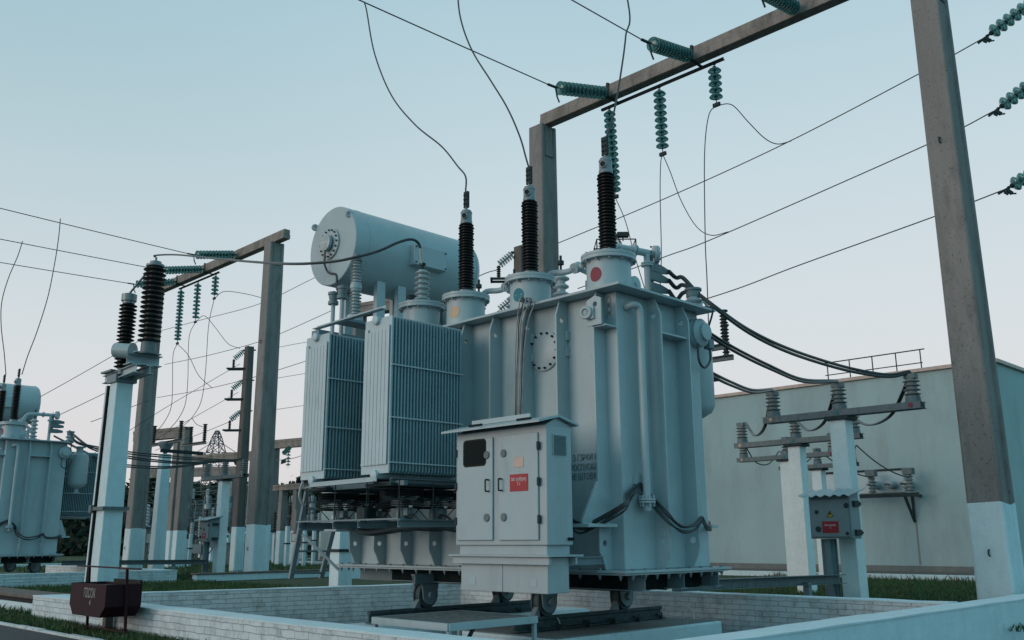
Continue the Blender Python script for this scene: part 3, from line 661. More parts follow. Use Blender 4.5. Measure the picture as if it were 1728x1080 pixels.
# conservator
cy, cz, cr_, cx0, cx1 = 12.75, 6.05, .685, 8.35, 11.12
b = MB(); b.lathe((cx0, cy, cz), X, [(cr_*.985, -.012), (cr_, 0), (cr_, .26), (cr_+.006, .262), (cr_+.006, .275), (cr_, .277), (cr_, cx1-cx0-.1), (cr_+.012, cx1-cx0-.099), (cr_+.012, cx1-cx0-.08), (cr_*.95, cx1-cx0), (.1, cx1-cx0+.02)], 64, False)
b.lathe((cx0-.012, cy, cz), X, [(.001, 0), (cr_*.985, 0)], 64, False); co = b.build('conservator', PAINT, T, sharp=28)
gy, gz = at(559, 412, x=cx0).y, at(559, 412, x=cx0).z
b = MB(); b.lathe((cx0-.012, gy, gz), -X, [(.27, 0), (.27, .03), (.25, .034), (.12, .04)], 40, False); b.build('inspection_flange', PAINTL, co)
b = MB(); b.bolts([(cx0-.045, gy+.235*math.cos(2*PI*i/16), gz+.235*math.sin(2*PI*i/16)) for i in range(16)], -X, .015, .028); b.build('flange_bolts', STEEL, co)
b = MB(); b.lathe((cx0-.045, gy, gz), -X, [(.10, 0), (.10, .03), (.145, .035), (.145, .085), (.13, .09)], 30); b.build('oil_gauge', PAINT, co)
b = MB(); b.lathe((cx0-.134, gy, gz), -X, [(.128, 0), (.118, .004)], 30); b.build('gauge_glass', mat('gauge_face', (.34, .39, .40), .15), co)
b = MB(); b.box(cx0-.141, cx0-.138, gy-.08, gy+.07, gz-.008, gz+.008); b.build('gauge_needle', LETW, co)
MB().tube(smooth([(cx0-.12, gy-.0, gz-.13), (cx0-.12, gy, gz-.30), (cx0-.10, gy+.02, gz-.38), (cx0-.05, gy-.03, gz-.52), (cx0-.02, gy-.22, gz-.60), (cx0-.02, gy-.28, gz-.88), (cx0+.1, gy-.5, gz-.93)]), .018, 8).build('gauge_cable', CABLE, co)
for px, py in ((532, 384), (589, 361)):
    q = at(px, py, x=cx0-.02); b = MB(); b.ring(q, (.5, .9, 0), .042, .024, 18); b.bar(q, q+V((.08, -.0, .0)), .05, .09); b.build('lifting_lug', PAINTL, co)
n0, n1 = at(694, 424, y=12.05), at(749, 436, y=12.05)
b = MB(); b.box(n0.x, n1.x, 11.96, 12.3, n0.z-.24, n0.z+.12); b.build('junction_box', PAINTL, co, bev=.01)
b = MB(); b.bolts([(x, 11.96, z) for x in (n0.x+.04, n1.x-.04) for z in (n0.z-.20, n0.z+.08)], -Y, .014, .02); b.build('box_screws', STEEL, co)
for px, x, yy in ((648, None, 12.36), (683, None, 12.36)):
    q = at(px, 500, y=yy); b = MB(); b.chan((q.x-.06, yy, 4.22), (q.x-.06, yy, 5.62), .10, .17, .012, (1, 0, 0)); b.box(q.x-.16, q.x+.10, yy-.06, yy+.06, 4.22, 4.24); b.build('conservator_leg', PAINT, T)
for x in (8.9, 9.9): b = MB(); b.chan((x, 13.0, 4.22), (x, 13.0, 5.5), .09, .16, .012, (1, 0, 0)); b.build('conservator_leg', PAINT, T)
MB().lathe((8.9, 11.3, 4.9), Z, [(.08, 0), (.08, .1)], 14).build('relay_body', STEEL, T)
MB().tube(smooth([(9.0, 11.3, 5.02), (9.0, 11.2, 4.8), (8.95, 10.9, 4.72), (9.0, 10.7, 4.6), (9.0, 10.5, 4.22)]), .05, 12).build('oil_pipe', PAINTD, T)
MB().box(9.0, 9.3, 11.0, 11.3, 4.62, 4.85).build('gas_relay', STEEL, T, bev=.02)
# radiators
ZB, ZTOP = 2.02, 4.05
def radiator(x0, x1, y0, y1, face=-1):
    n = 23; e = (x1-x0-.03)/n
    b = MB()
    for i in range(n):
        xa = x0+.035+i*e
        b.plate((xa, (y0+y1)/2, 0), Y, Z, [(-(y1-y0)/2, ZB+.03), (-(y1-y0)/2+.03, ZB), ((y1-y0)/2-.03, ZB), ((y1-y0)/2, ZB+.03), ((y1-y0)/2, ZTOP-.03), ((y1-y0)/2-.03, ZTOP), (-(y1-y0)/2+.03, ZTOP), (-(y1-y0)/2, ZTOP-.03)], e*.44)
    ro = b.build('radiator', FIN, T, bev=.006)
    b = MB(); ym = (y0+y1)/2; hw = (y1-y0)/2
    ol = [(-hw, ZB), (-.10, ZB), (-.085, ZB-.03), (.03, ZB-.03), (.05, ZB), (hw, ZB), (hw, ZTOP), (.09, ZTOP), (.07, ZTOP-.015), (-.02, ZTOP-.015), (-.04, ZTOP), (-hw, ZTOP)]
    b.plate((x0+.02, ym, 0), -Y, Z, [(a, c) for a, c in ol], -.02)
    nst = 7; sw = (2*hw-.04)/nst
    for i in range(nst):
        ya = y0+.02+i*sw; t = .12 if i in (0, nst-1) else .17
        b.box(x0-.004, x0+.001, ya+.004, ya+sw-.004, ZB+.11, ZTOP-t)
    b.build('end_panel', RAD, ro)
    yc = ym+.03
    for z in (ZTOP-.02, ZB-.015): MB().lathe((x0-.03, yc if z > 3 else ym-.03, z), X, [(.05, 0), (.062, .008), (.062, .05), (.05, .05), (.05, x1-x0+.36)], 20).build('header_pipe', RAD, ro)
    for z in (ZB+.13, ZB+.70, ZB+1.38):
        for yt in (y0-.012, y1+.012): MB().tube([(x0+.02, yt, z), (x1, yt, z)], .010, 6).build('tie_bar', RAD, ro)
    return ro
RA = (7.08, 8.33)
radiator(*RA, 9.40, 9.98); radiator(*RA, 10.84, 11.42)
for y0 in (8.2, 9.8): radiator(10.75, 12.0, y0, y0+.58)
qa, qb = at(536, 557, x=7.12), at(652, 522, x=7.12)
MB().ang(qa, qb, .09, .055).build('radiator_tie_angle', PAINTL, T)
qa, qb = at(523, 823, x=7.05), at(636, 813, x=7.05)
MB().ang(qa, qb, .06, .065).build('radiator_tie_angle', PAINTL, T)
for yy in (9.5, 9.85, 10.95, 11.3): MB().chan((7.2, yy, 1.93), (8.7, yy, 1.93), .05, .07).build('radiator_support', PAINTD, T)
MB().bar((7.3, 9.3, 1.90), (7.3, 11.5, 1.90), .06, .06).build('radiator_support', PAINTD, T)
# fan frame and fans
b = MB()
for yy in (9.22, 10.05, 10.62, 11.45): b.chan((7.12, yy, 1.40), (8.62, yy, 1.40), .05, .09)
for xx in (7.15, 8.35): b.bar((xx, 9.2, 1.455), (xx, 11.5, 1.455), .07, .02)
b.box(7.35, 7.55, 10.1, 10.35, 1.38, 1.46)
b.build('fan_frame', PAINTD, T)
b = MB()
for yy in (9.3, 9.98, 10.7, 11.4):
    for xx in (7.2, 7.75, 8.30): b.tube([(xx, yy, 1.40), (xx, yy, 1.94)], .008, 5)
b.build('hanger_rods', STEEL, T)
for yy in (9.66, 11.08):
    for xx in (7.52, 8.10):
        b = MB(); b.lathe((xx, yy, 1.46), Z, [(.02, 0), (.10, .0), (.10, .02), (.075, .03), (.075, .17), (.05, .19), (.02, .2), (.02, .26)], 16); fo = b.build('fan', PAINTD, T)
        b = MB()
        for i in range(9): b.ring((xx, yy, 1.61+i*.0275), Z, .285, .0055, 28, 5)
        for rr in (.07, .13, .19, .235): b.ring((xx, yy, 1.83), Z, rr, .004, 24, 4); b.ring((xx, yy, 1.615), Z, rr, .004, 24, 4)
        for i in range(8):
            a = 2*PI*i/8; d = V((math.cos(a), math.sin(a), 0)); b.tube([V((xx, yy, 1.83))+d*.05, V((xx, yy, 1.83))+d*.275, V((xx, yy, 1.615))+d*.275, V((xx, yy, 1.615))+d*.05], .004, 4)
        for i in range(4):
            a = PI/4+PI/2*i; d = V((math.cos(a), math.sin(a), 0)); b.tube([V((xx, yy, 1.62))+d*.26, V((xx, yy, 1.46))+d*.11], .006, 4)
        b.build('fan_guard', BLACK, fo)
        b = MB()
        for i in range(5):
            a = 2*PI*i/5; u = V((math.cos(a), math.sin(a), 0)); vv = V((-math.sin(a)*.8, math.cos(a)*.8, .45)); c0 = V((xx, yy, 1.72))
            b.add([c0+u*.05-vv*.03, c0+u*.24-vv*.08, c0+u*.25+vv*.08, c0+u*.05+vv*.03], [(0, 1, 2, 3)])
        b.lathe((xx, yy, 1.69), Z, [(.05, 0), (.05, .06)], 12); b.build('fan_blades', PAINTD, fo)
        b = MB(); b.box(xx-.04, xx+.05, yy-.17, yy-.08, 1.50, 1.60); b.build('fan_terminal_box', PAINTD, fo, bev=.008)
        MB().box(xx-.10, xx-.05, yy-.288, yy-.283, 1.60, 1.625).build('fan_plate', LETW, fo)
for xx in (7.5, 8.05):
    for yy in (9.66, 11.08): MB().tube(smooth([(xx, yy-.13, 1.52), (xx+.06, yy-.25, 1.48), (xx+.12, yy-.34, 1.36), (xx+.4, yy-.40, 1.33), (xx+.8, yy-.40, 1.40)]), .018, 6).build('fan_cable', CABLE, T)
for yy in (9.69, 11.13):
    MB().box(7.16, 8.42, yy-.27, yy+.27, 1.868, 1.905).build('shade_slab', STEEL, T)  # added dark slab, deepens the shade under each radiator
    MB().tube([(7.35, yy+.16, 1.78), (8.66, yy+.16, 1.78)], .055, 12).build('oil_pipe', STEEL, T)
for x, yy, z0, z1, m_ in ((8.0, 10.3, 1.47, 1.76, PAINTD), (8.45, 9.35, 1.5, 1.9, STEEL), (7.45, 10.32, 1.47, 1.62, STEEL), (8.2, 11.42, 1.48, 1.7, PAINTD)): MB().box(x-.1, x+.1, yy-.09, yy+.09, z0, z1).build('junction_box', m_, T, bev=.01)
MB().tube(smooth([(8.6, 9.1, 1.42), (8.2, 9.15, 1.30), (7.8, 9.2, 1.34), (7.5, 9.5, 1.36), (7.4, 10.2, 1.30), (7.5, 10.9, 1.36)]), .022, 6).build('fan_cable', CABLE, T)
MB().tube(smooth([(8.5, 9.3, 1.5), (7.9, 9.25, 1.33), (7.6, 9.6, 1.33), (7.55, 10.3, 1.27), (7.7, 11.0, 1.33)]), .02, 6).build('fan_cable', CABLE, T)
# access ladder at the far end
l0, l1 = at(521, 822, y=12.9), at(492, 977, y=12.9); r0, r1 = at(566, 885, y=12.9), at(543, 976, y=12.9)
r0 = r1 + (r0-r1)*1.7
lad = MB(); lad.chan(l0, l1, .05, .075); lo = lad.build('ladder', PAINTD, T)
MB().chan(r0, r1, .05, .075).build('stringer', PAINTD, lo)
b = MB()
for i in range(5):
    f = .06+.235*i; a_ = l1.lerp(l0, f); b_ = r1 + (r0-r1)*(f*(l0.z-l1.z)/(r0.z-r1.z)); b.bar(a_, b_, .03, .03)
b.build('rungs', PAINTD, lo)
MB().tube(smooth([at(511, 812, y=12.9), at(505, 835, y=12.9), at(511, 852, y=12.9), at(517, 850, y=12.9)]), .018, 6).build('handrail', PAINTL, lo)
MB().tube([at(510, 902, y=12.85), at(540, 930, y=12.6), at(572, 962, y=12.42)], .022, 8).build('brace', PAINTL, lo)
# double grey insulator stack and pipes beside the conservator
aq = at(599, 533, x=7.75)
a_ = post_ins(GREYP, (7.75, aq.y, aq.z), Z, .40, .092, 8, 'arrester', T)
post_ins(GREYP, (7.75, aq.y, aq.z+.50), Z, .34, .092, 7, 'upper_stack', a_)
MB().lathe((7.75, aq.y, aq.z+.385), Z, [(.075, 0), (.075, .02), (.09, .03), (.09, .09), (.075, .10), (.075, .13)], 16).build('joint', PAINTL, a_)
MB().lathe((7.75, aq.y, aq.z+.84), Z, [(.08, 0), (.09, .02), (.09, .05), (.05, .07), (.05, .12)], 16).build('cap', PAINTD, a_)
MB().box(7.5, 8.75, aq.y-.16, aq.y+.16, aq.z-.14, aq.z-.10).build('arrester_shelf', PAINTD, T)
MB().lathe((7.75, aq.y, aq.z-.10), Z, [(.12, 0), (.12, .10), (.09, .11)], 16).build('arrester_foot', PAINTL, T)
for px, y0_, y1_ in ((563, 497, 575), (578, 487, 575)):
    p, q = at(px, y0_, x=7.7), at(px, y1_, x=7.7); o = MB().tube([(p.x, p.y, p.z+.05), (p.x, p.y, q.z)], .032, 10).build('oil_pipe', PAINT, T)
    b = MB(); b.lathe((p.x, p.y, p.z-.16), Z, [(.08, 0), (.08, .05), (.055, .055), (.07, .10), (.07, .14), (.085, .15), (.085, .19)], 14); b.build('valve', PAINTD, o)
MB().box(7.6, 8.7, 11.9, 12.1, 4.25, 4.35).build('pipe_beam', PAINTD, T)
MB().box(8.7, 10.3, 12.2, 13.15, 4.05, 4.20).build('conservator_platform', PAINTD, T)
# control cables: over the cover and down the face, and the loop hung round the corner
rnd = random.Random(5)
for i in range(6):
    j = lambda s_=.02: V((rnd.uniform(-.008, .008), rnd.uniform(-s_, s_), rnd.uniform(-s_, s_)*.5))
    k = i*.018
    pts = [V((8.85, 8.35-k, 4.26)), V((8.55, 8.52-k*1.2, 4.33))+j(.01), at(902-i*4.6, 506-i*.4, x=8.40)+j(.01), at(893-i*4.2, 540, x=8.40)+j(.01), at(885-i*2.9, 590, x=8.43)+j(.006), at(882-i*2.6, 650, x=8.44)+j(.006), at(880-i*2.3, 720, x=8.44)]
    MB().tube(smooth(pts, 6), .0085, 6).build('control_cable', BUND if i % 3 != 1 else CABLE, T)
for i in range(6):
    j = lambda a=1.0: V((rnd.uniform(-.015, .015), rnd.uniform(-.015, .015), rnd.uniform(-.032, .032)*a))
    dz = V((0, 0, -.016*i))
    pts = [at(955, 868, x=8.05)+dz, at(975, 880, x=8.25)+dz*1.6+j(), at(1005, 876, x=8.36)+dz*1.2+j(), V((8.42, 6.72, at(1040, 848, y=6.72).z))+dz*.8+j(), at(1062, 832, y=6.86)+dz+j(.5), at(1080, 815, y=6.89)+dz*.5]
    MB().tube(smooth(pts, 6), .014, 6).build('control_cable', CABLE, T)
    pts = [at(1080, 815, y=6.89)+dz*.5, at(1100, 838, y=6.88)+dz+j(.5), at(1126, 864, y=6.68)+dz+j(), at(1150, 884, y=6.66)+dz*1.1+j(), at(1172, 882, y=6.66)+dz+j(), at(1184, 872, y=6.68)+dz*.8, at(1192, 886, y=6.68)+dz*.6, at(1199, 888, y=6.8)+dz*.6, at(1197, 880, y=7.0)+dz]
    MB().tube(smooth(pts, 6), .014, 6).build('control_cable', CABLE, T)
q = at(1079, 810, y=6.90); MB().box(q.x-.06, q.x+.06, 6.90, 6.95, q.z-.05, q.z+.07).build('cable_bracket', PAINTL, T)
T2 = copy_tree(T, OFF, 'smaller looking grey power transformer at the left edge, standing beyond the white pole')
# ------------------------------------------------------------------ fan control cabinet in front of the transformer
K = thing('control_cabinet', 'pale grey two-door control cabinet with red plate, before the near transformer', 'cabinet', (7.6, 7.7, .62))
kx0, kx1, ky0, ky1 = 7.40, 7.81, 6.965, 8.455
MB().box(kx0, kx1, ky0, ky1, 1.135, 2.435).build('body', CABP, K, bev=.01)
MB().box(kx0+.03, kx1-.02, ky0+.04, ky1-.04, 1.035, 1.134).build('recessed_base', CABP, K)
b = MB(); b.box(kx0-.06, kx1+.10, ky0-.06, ky1+.06, 1.012, 1.034); b.box(kx0-.02, kx0+.02, ky0-.03, ky1+.03, .93, 1.011); b.box(kx1, kx1+.03, ky0-.03, ky1+.03, .93, 1.011); b.build('ledge', CABP, K, bev=.004)
b = MB(); b.box(kx0+.04, kx1-.03, 7.01, 7.70, .63, 1.005); b.box(kx0+.04, kx1-.03, 7.706, 8.40, .63, 1.005); lb = b.build('lower_panels', CABP, K, bev=.006)
for yy in (7.22, 8.20): MB().box(kx0+.036, kx0+.04, yy-.05, yy+.05, .70, .78).build('patch_plate', PAINT, lb)
b = MB(); b.bolts([(kx0+.04, yy, .95) for yy in (7.18, 7.66, 7.80, 8.28)], -X, .014, .012); b.build('panel_screws', STEEL, lb)
ro = MB(); rx0, rxm, rx1, zr0, zr1 = 7.23, 7.56, 7.88, 2.465, 2.545; ya, yb = ky0-.055, ky1+.09
ro.prof((0, yb, 0), (0, ya, 0), [(-rx0, zr0), (-rxm, zr1), (-rx1, zr0), (-rx1, zr0-.025), (-rxm, zr1-.025), (-rx0, zr0-.025)]); 
rof = ro.build('roof', PAINTL, K, smooth=False)
MB().prof((0, ky1, 0), (0, ky0, 0), [(-kx0-.005, 2.432), (-rxm, zr1-.03), (-kx1+.005, 2.432)]).build('gable', CABP, K, smooth=False)
b = MB(); b.box(rxm-.012, rxm+.012, ya+.45, yb-.2, zr1+.002, zr1+.06); b.build('roof_rail', PAINTL, rof)
for yy in (7.25, 8.05): MB().cyl((7.34, yy+.11, 2.51), (7.34, yy-.11, 2.51), .014, 8).build('roof_bar', BLACK, rof)
XD = kx0-.025
def door(y0, y1, handy, hingey):
    d = MB().box(XD, kx0-.002, y0, y1, 1.19, 2.355).build('door', PAINTL, K, bev=.008)
    h0, h1 = 1.66, 1.78; dz = (at(823, 810, x=XD).z, at(823, 829, x=XD).z)
    MB().tube(smooth([(XD, handy, dz[0]), (XD-.05, handy, dz[0]), (XD-.055, handy, dz[0]-.02), (XD-.055, handy, dz[1]+.02), (XD-.05, handy, dz[1]), (XD, handy, dz[1])], 3), .010, 8).build('handle', STEEL, d)
    for py in (766, 873):
        zq = at(840, py, x=XD).z; o = MB().lathe((XD, handy+(.03 if handy > 7.7 else -.03), zq), -X, [(.045, 0), (.045, .012), (.04, .016)], 22).build('lock', GALV, d)
    for py in (751, 812, 876):
        zq = at(913, py, x=XD).z; MB().box(XD-.015, XD+.01, hingey-.018, hingey+.018, zq-.045, zq+.045).build('hinge', STEEL, d, bev=.006)
    return d
dl = door(7.80, 8.41, 7.86, 8.425); dr = door(7.08, 7.70, 7.64, 7.065)
wq0, wq1 = at(781.7, 744, x=XD), at(820.6, 783, x=XD)
def rrect(a0, a1, z0, z1, r, n=5):
    o = []
    for cx, cz, s_ in ((a1-r, z1-r, 0), (a0+r, z1-r, 1), (a0+r, z0+r, 2), (a1-r, z0+r, 3)):
        o += [(cx+r*math.cos(PI/2*(s_+i/n)), cz+r*math.sin(PI/2*(s_+i/n))) for i in range(n+1)]
    return o
wy0, wy1, wz0, wz1 = -wq0.y, -wq1.y, min(wq0.z, wq1.z)-.02, max(wq0.z, wq1.z)
MB().plate((XD-.001, 0, 0), -Y, Z, rrect(wy0, wy1, wz0, wz1, .05), -.012, [list(reversed(rrect(wy0+.022, wy1-.022, wz0+.022, wz1-.022, .04)))]).build('window_seal', BLACK, dl)
MB().plate((XD-.002, 0, 0), -Y, Z, rrect(wy0+.018, wy1-.018, wz0+.018, wz1-.018, .04), -.004).build('window_pane', PANE, dl)
q0, q1 = at(867, 772, x=XD), at(883.5, 788, x=XD)
MB().box(XD-.004, XD, q1.y, q0.y, q1.z, q0.z).build('maker_plate', BRASS, dr, bev=.002)
q0, q1 = at(860.6, 801, x=XD), at(891.5, 828, x=XD)
MB().box(XD-.005, XD, q1.y, q0.y, q1.z, q0.z).build('sign', REDP, dr, bev=.002)
sy, sz = (q0.y+q1.y)/2, (q0.z+q1.z)/2
text('sign_lettering', 'Шафа обдуву\nТ-1', (XD-.0065, sy, sz+.012), -Y, Z, .056, LETW, dr, .66)
vg = [at(933, 734, y=ky0), at(954, 766, y=ky0)]
b = MB(); b.box(vg[0].x-.012, vg[1].x+.012, ky0-.012, ky0-.001, vg[1].z-.02, vg[0].z+.015)
vgo = b.build('vent_grille', PAINTL, K, bev=.003)
b = MB()
for i in range(13):
    z = vg[1].z+(vg[0].z-vg[1].z)*i/12; b.add([(vg[0].x, ky0-.013, z-.006), (vg[1].x, ky0-.013, z-.006), (vg[1].x, ky0-.024, z-.012), (vg[0].x, ky0-.024, z-.012), (vg[0].x, ky0-.013, z+.003), (vg[1].x, ky0-.013, z+.003)], [(0, 1, 2, 3), (3, 2, 5, 4), (0, 3, 4), (1, 5, 2)])
b.build('vent_slats', PAINTD, vgo, smooth=False)
b = MB(); b.bolts([(kx1-.08, ky0, 1.20), (kx1-.03, ky0, 1.20)], -Y, .018, .03); b.build('cable_glands', BLACK, K)
b = MB(); b.ibeam((7.6, 7.15, .96), (8.5, 7.15, .96), .08, .09); b.ibeam((7.6, 8.3, .96), (8.5, 8.3, .96), .08, .09); b.build('support_arm', PAINTD, K)

# ------------------------------------------------------------------ things in and round the near pit
for yy, x0, x1, lb in ((8.30, 8.2, 11.12, 'dark steel rail nearest the camera, under the cabinet side wheels'), (10.62, 7.75, 11.3, 'dark steel rail on the far side, under the radiator side wheels')):
    t = thing('rail', lb, 'rail', (9.6, yy, 0), 'rails under the near transformer')
    MB().prof((x0, yy, .19), (x1, yy, .19), [(-.075, -.08), (.075, -.08), (.075, -.066), (.012, -.055), (.012, .03), (.036, .042), (.036, .082), (-.036, .082), (-.036, .042), (-.012, .03), (-.012, -.055), (-.075, -.066)]).build('rail_bar', RAIL, t, bev=.003)
    b = MB()
    for i in range(6):
        x = x0+.25+i*(x1-x0-.35)/5
        for s_ in (-1, 1): b.box(x-.04, x+.04, yy+s_*.05, yy+s_*.14, .112, .13); b.lathe((x, yy+s_*.10, .13), Z, [(.02, 0), (.02, .025), (.011, .026), (.011, .07)], 6); b.bar((x, yy+s_*.09, .14), (x, yy+s_*.03, .17), .05, .02)
    b.build('rail_clips', RAIL, t)
    if yy < 9:
        MB().box(x0-.1, 11.45, 7.50, 9.2, -.32, .085).build('plinth', WHITE, t, bev=.02); MB().box(x0-.06, 11.40, 7.56, 9.16, .08, .098).build('plinth_top', PLTOP, t)
    else: MB().prof((x0-.9, yy, -.1), (x1+.6, yy, -.1), [(-.42, -.25), (.42, -.25), (.42, .10), (.30, .20), (-.30, .20), (-.42, .10)]).build('plinth', WHITE, t, bev=.02)
tb = thing('work_platform', 'low steel work platform with mesh top inside the near pit, in front of the cabinet', 'platform', (6.85, 7.8, 0))
tx0, tx1, ty0, ty1, tz = 6.22, 7.46, 7.20, 8.44, .40
b = MB()
for p, q in (((tx0, ty0), (tx1, ty0)), ((tx1, ty0), (tx1, ty1)), ((tx1, ty1), (tx0, ty1)), ((tx0, ty1), (tx0, ty0))): b.bar((p[0], p[1], tz-.035), (q[0], q[1], tz-.035), .04, .07)
b.build('frame', PAINTL, tb)
b = MB()
for i in range(34):
    f = (i+.5)/34; b.bar((tx0+.02, ty0+(ty1-ty0)*f, tz-.006), (tx1-.02, ty0+(ty1-ty0)*f, tz-.006), .012, .014)
    b.bar((tx0+(tx1-tx0)*f, ty0+.02, tz-.012), (tx0+(tx1-tx0)*f, ty1-.02, tz-.012), .012, .012)
b.build('mesh_top', mat('rusty_mesh', (.16, .155, .15), .8, var=.4, scale=12), tb)
for x in (tx0+.02, tx1-.02):
    for y in (ty0+.02, ty1-.02): MB().bar((x, y, -.3), (x, y, tz-.07), .04, .04).build('leg', PAINTL, tb)
MB().bar((tx0+.02, ty0+.02, -.1), (tx0+.35, ty0+.02, tz-.06), .03, .03, (0, 1, 0)).build('brace', STEEL, tb)
for i, (px, py) in enumerate(((937, 1062), (1163, 1043))):
    q = at(px, py, z=.10)
    t = thing('lifting_loop', ('white' if i == 0 else 'small white') + (' steel lifting loop below the cabinet corner' if i == 0 else ' steel lifting loop at the right end of the plinth'), 'lifting loop', (q.x, q.y, 0))
    MB().tube([q+V((.05*math.cos(a)*1, -.05*math.cos(a), .17*math.sin(a)-.02)) for a in [PI*k/10 for k in range(11)]], .009, 6).build('loop', LETW, t)
# sand box on its swing frame
sb = thing('sand_box', 'maroon steel fire sand box lettered ПІСОК 4, hung on a swing frame', 'sand box', (5.08, 12.8, 0))
sx0, sx1, sy0, sy1 = 4.85, 5.31, 12.20, 13.38; szb, szt = .27, .67
b = MB(); n = [(-.0, 0)]
ol = [(sy0, .40), (sy0+.14, szb), (sy1-.14, szb), (sy1, .40), (sy1, szt), (sy0, szt)]
b.plate((sx0, 0, 0), Y, Z, ol, .006); b.plate((sx1-.006, 0, 0), Y, Z, ol, .006)
def quad(b, pts): b.add(pts, [(0, 1, 2, 3)])
ch_ = [(sy0, szt), (sy0, .40), (sy0+.14, szb), (sy1-.14, szb), (sy1, .40), (sy1, szt)]
for (a, c), (d, e) in zip(ch_, ch_[1:]): b.bar((((sx0+sx1)/2), a, c), (((sx0+sx1)/2), d, e), .006, sx1-sx0, (1, 0, 0))
b.build('bin', MAROON, sb)
b = MB(); b.box(sx0+.005, sx1-.005, sy0+.005, sy1-.005, szt-.05, szt-.035); b.build('sand', SAND, sb)
b = MB(); b.box(sx1-.02, sx1+.004, sy0+.02, sy1-.3, szt, szt+.045); b.box(sx0+.12, sx0+.15, sy0+.05, sy1-.1, szt-.03, szt-.012); b.build('lid_rail', BLACK, sb)
text('lettering', 'ПІСОК', (sx0-.003, at(151, 1008, x=sx0).y, .548), -Y, Z, .165, FADED, sb, .72)
text('lettering', '4', (sx0-.003, at(151, 1026, x=sx0).y, .435), -Y, Z, .11, FADED, sb, .9)
xm = 5.10
for yy in (sy0-.035, sy1+.035): MB().bar((xm+.03, yy, -.05), (xm-.02, yy, .86), .03, .03).build('upright', MAROON, sb)
MB().bar((xm-.02, sy0-.42, .865), (xm-.02, sy1+.42, .875), .05, .018).build('top_bar', MAROON, sb)
MB().bar((xm+.025, sy0-.03, .09), (xm+.025, sy1+.03, .09), .02, .02).build('bottom_bar', MAROON, sb)
pq = at(135, 1054, z=.0); tag(MB().frus((5.33, 13.25), .055, .055, -.1, (5.33, 13.25), .05, .05, .30).build('stub_post', WOOD), 'short weathered stub post against the brick wall behind the sand box', 'post')

# ------------------------------------------------------------------ 110 kV gantries
def octo(hx, hy, g=0.0, ch=.035):
    p = [(-hx+ch, -hy), ]
    if g: p += [(-hx*.62, -hy), (-hx*.50, -hy+g), (hx*.50, -hy+g), (hx*.62, -hy)]
    p += [(hx-ch, -hy), (hx, -hy+ch), (hx, hy-ch), (hx-ch, hy)]
    if g: p += [(hx*.62, hy), (hx*.50, hy-g), (-hx*.50, hy-g), (-hx*.62, hy)]
    p += [(-hx+ch, hy), (-hx, hy-ch), (-hx, -hy+ch)]
    return p
def loft(b, c, p, z0, s0, z1, s1, jit=0.0):
    n = len(p); vs = [(c[0]+x*s0, c[1]+y*s0, z0) for x, y in p] + [(c[0]+x*s1, c[1]+y*s1, z1+random.uniform(-jit, jit)) for x, y in p]
    fs = [(i, (i+1) % n, n+(i+1) % n, n+i) for i in range(n)]
    tri = tessellate_polygon([[V((x, y, 0)) for x, y in p]])
    b.add(vs, fs + [tuple(reversed(t)) for t in tri] + [tuple(i+n for i in t) for t in tri])
def gantry_column(parent, c, hx=.33, hy=.28, top=11.32, zp=1.72, s1=.86):
    p = octo(hx, hy, .05); sz = lambda z: 1+(s1-1)*z/top
    b = MB(); loft(b, c, p, zp-.08, sz(zp-.08), top, s1)
    b.box(c[0]-hx*.5*s1, c[0]+hx*.5*s1, c[1]-hy*s1+.012, c[1]+hy*s1-.012, top-.85, top-.004)
    col = b.build('column', CONC, parent, bev=.012)
    b = MB(); loft(b, c, p, -.2, sz(-.2)*1.012, zp, sz(zp)*1.012, .028); b.build('painted_base', WHITE, col, bev=.012)
    b = MB(); b.ring((c[0]-hx*sz(8)-.01, c[1], 8.0), Y, .05, .014, 14); b.ring((c[0]-hx*sz(.95)-.01, c[1]+.0, .95), Y, .05, .012, 14); b.build('lifting_loop', STEEL, col)
    return col
G = thing('gantry', 'tall concrete line gantry towering behind the near transformer', 'gantry', (16.2, 10.5, 0), 'concrete line gantries')
gantry_column(G, (16.31, 5.44), top=11.65); gantry_column(G, (16.31, 15.33), top=11.65)
b = MB(); gy0, gy1 = 4.6, 15.30
b.box(16.17, 16.45, gy0, gy1, 11.654, 11.82); b.box(16.19, 16.43, gy0, gy1, 11.8205, 12.00); b.build('beam', CONCB, G, bev=.015)
b = MB(); b.ang((16.50, 9.95, 11.57), (16.50, 13.5, 11.57), .06, .06, .008)
b.build('hanger_rail', STEEL, G)
for yy in (10.55, 13.0):
    b = MB(); b.bar((16.12, yy, 11.636), (16.56, yy, 11.636), .06, .03); b.bar((16.15, yy, 11.63), (16.15, yy, 12.02), .06, .012); b.bar((16.14, yy, 12.012), (16.48, yy, 12.012), .06, .012); b.build('beam_strap', STEEL, G)
MB().box(16.2, 16.50, 15.31, 15.55, 11.654, 11.72).build('column_cap', CONC, G, bev=.01)
copy_tree(G, OFF, 'smaller looking concrete line gantry on the left, beyond the radiators', cull=False)

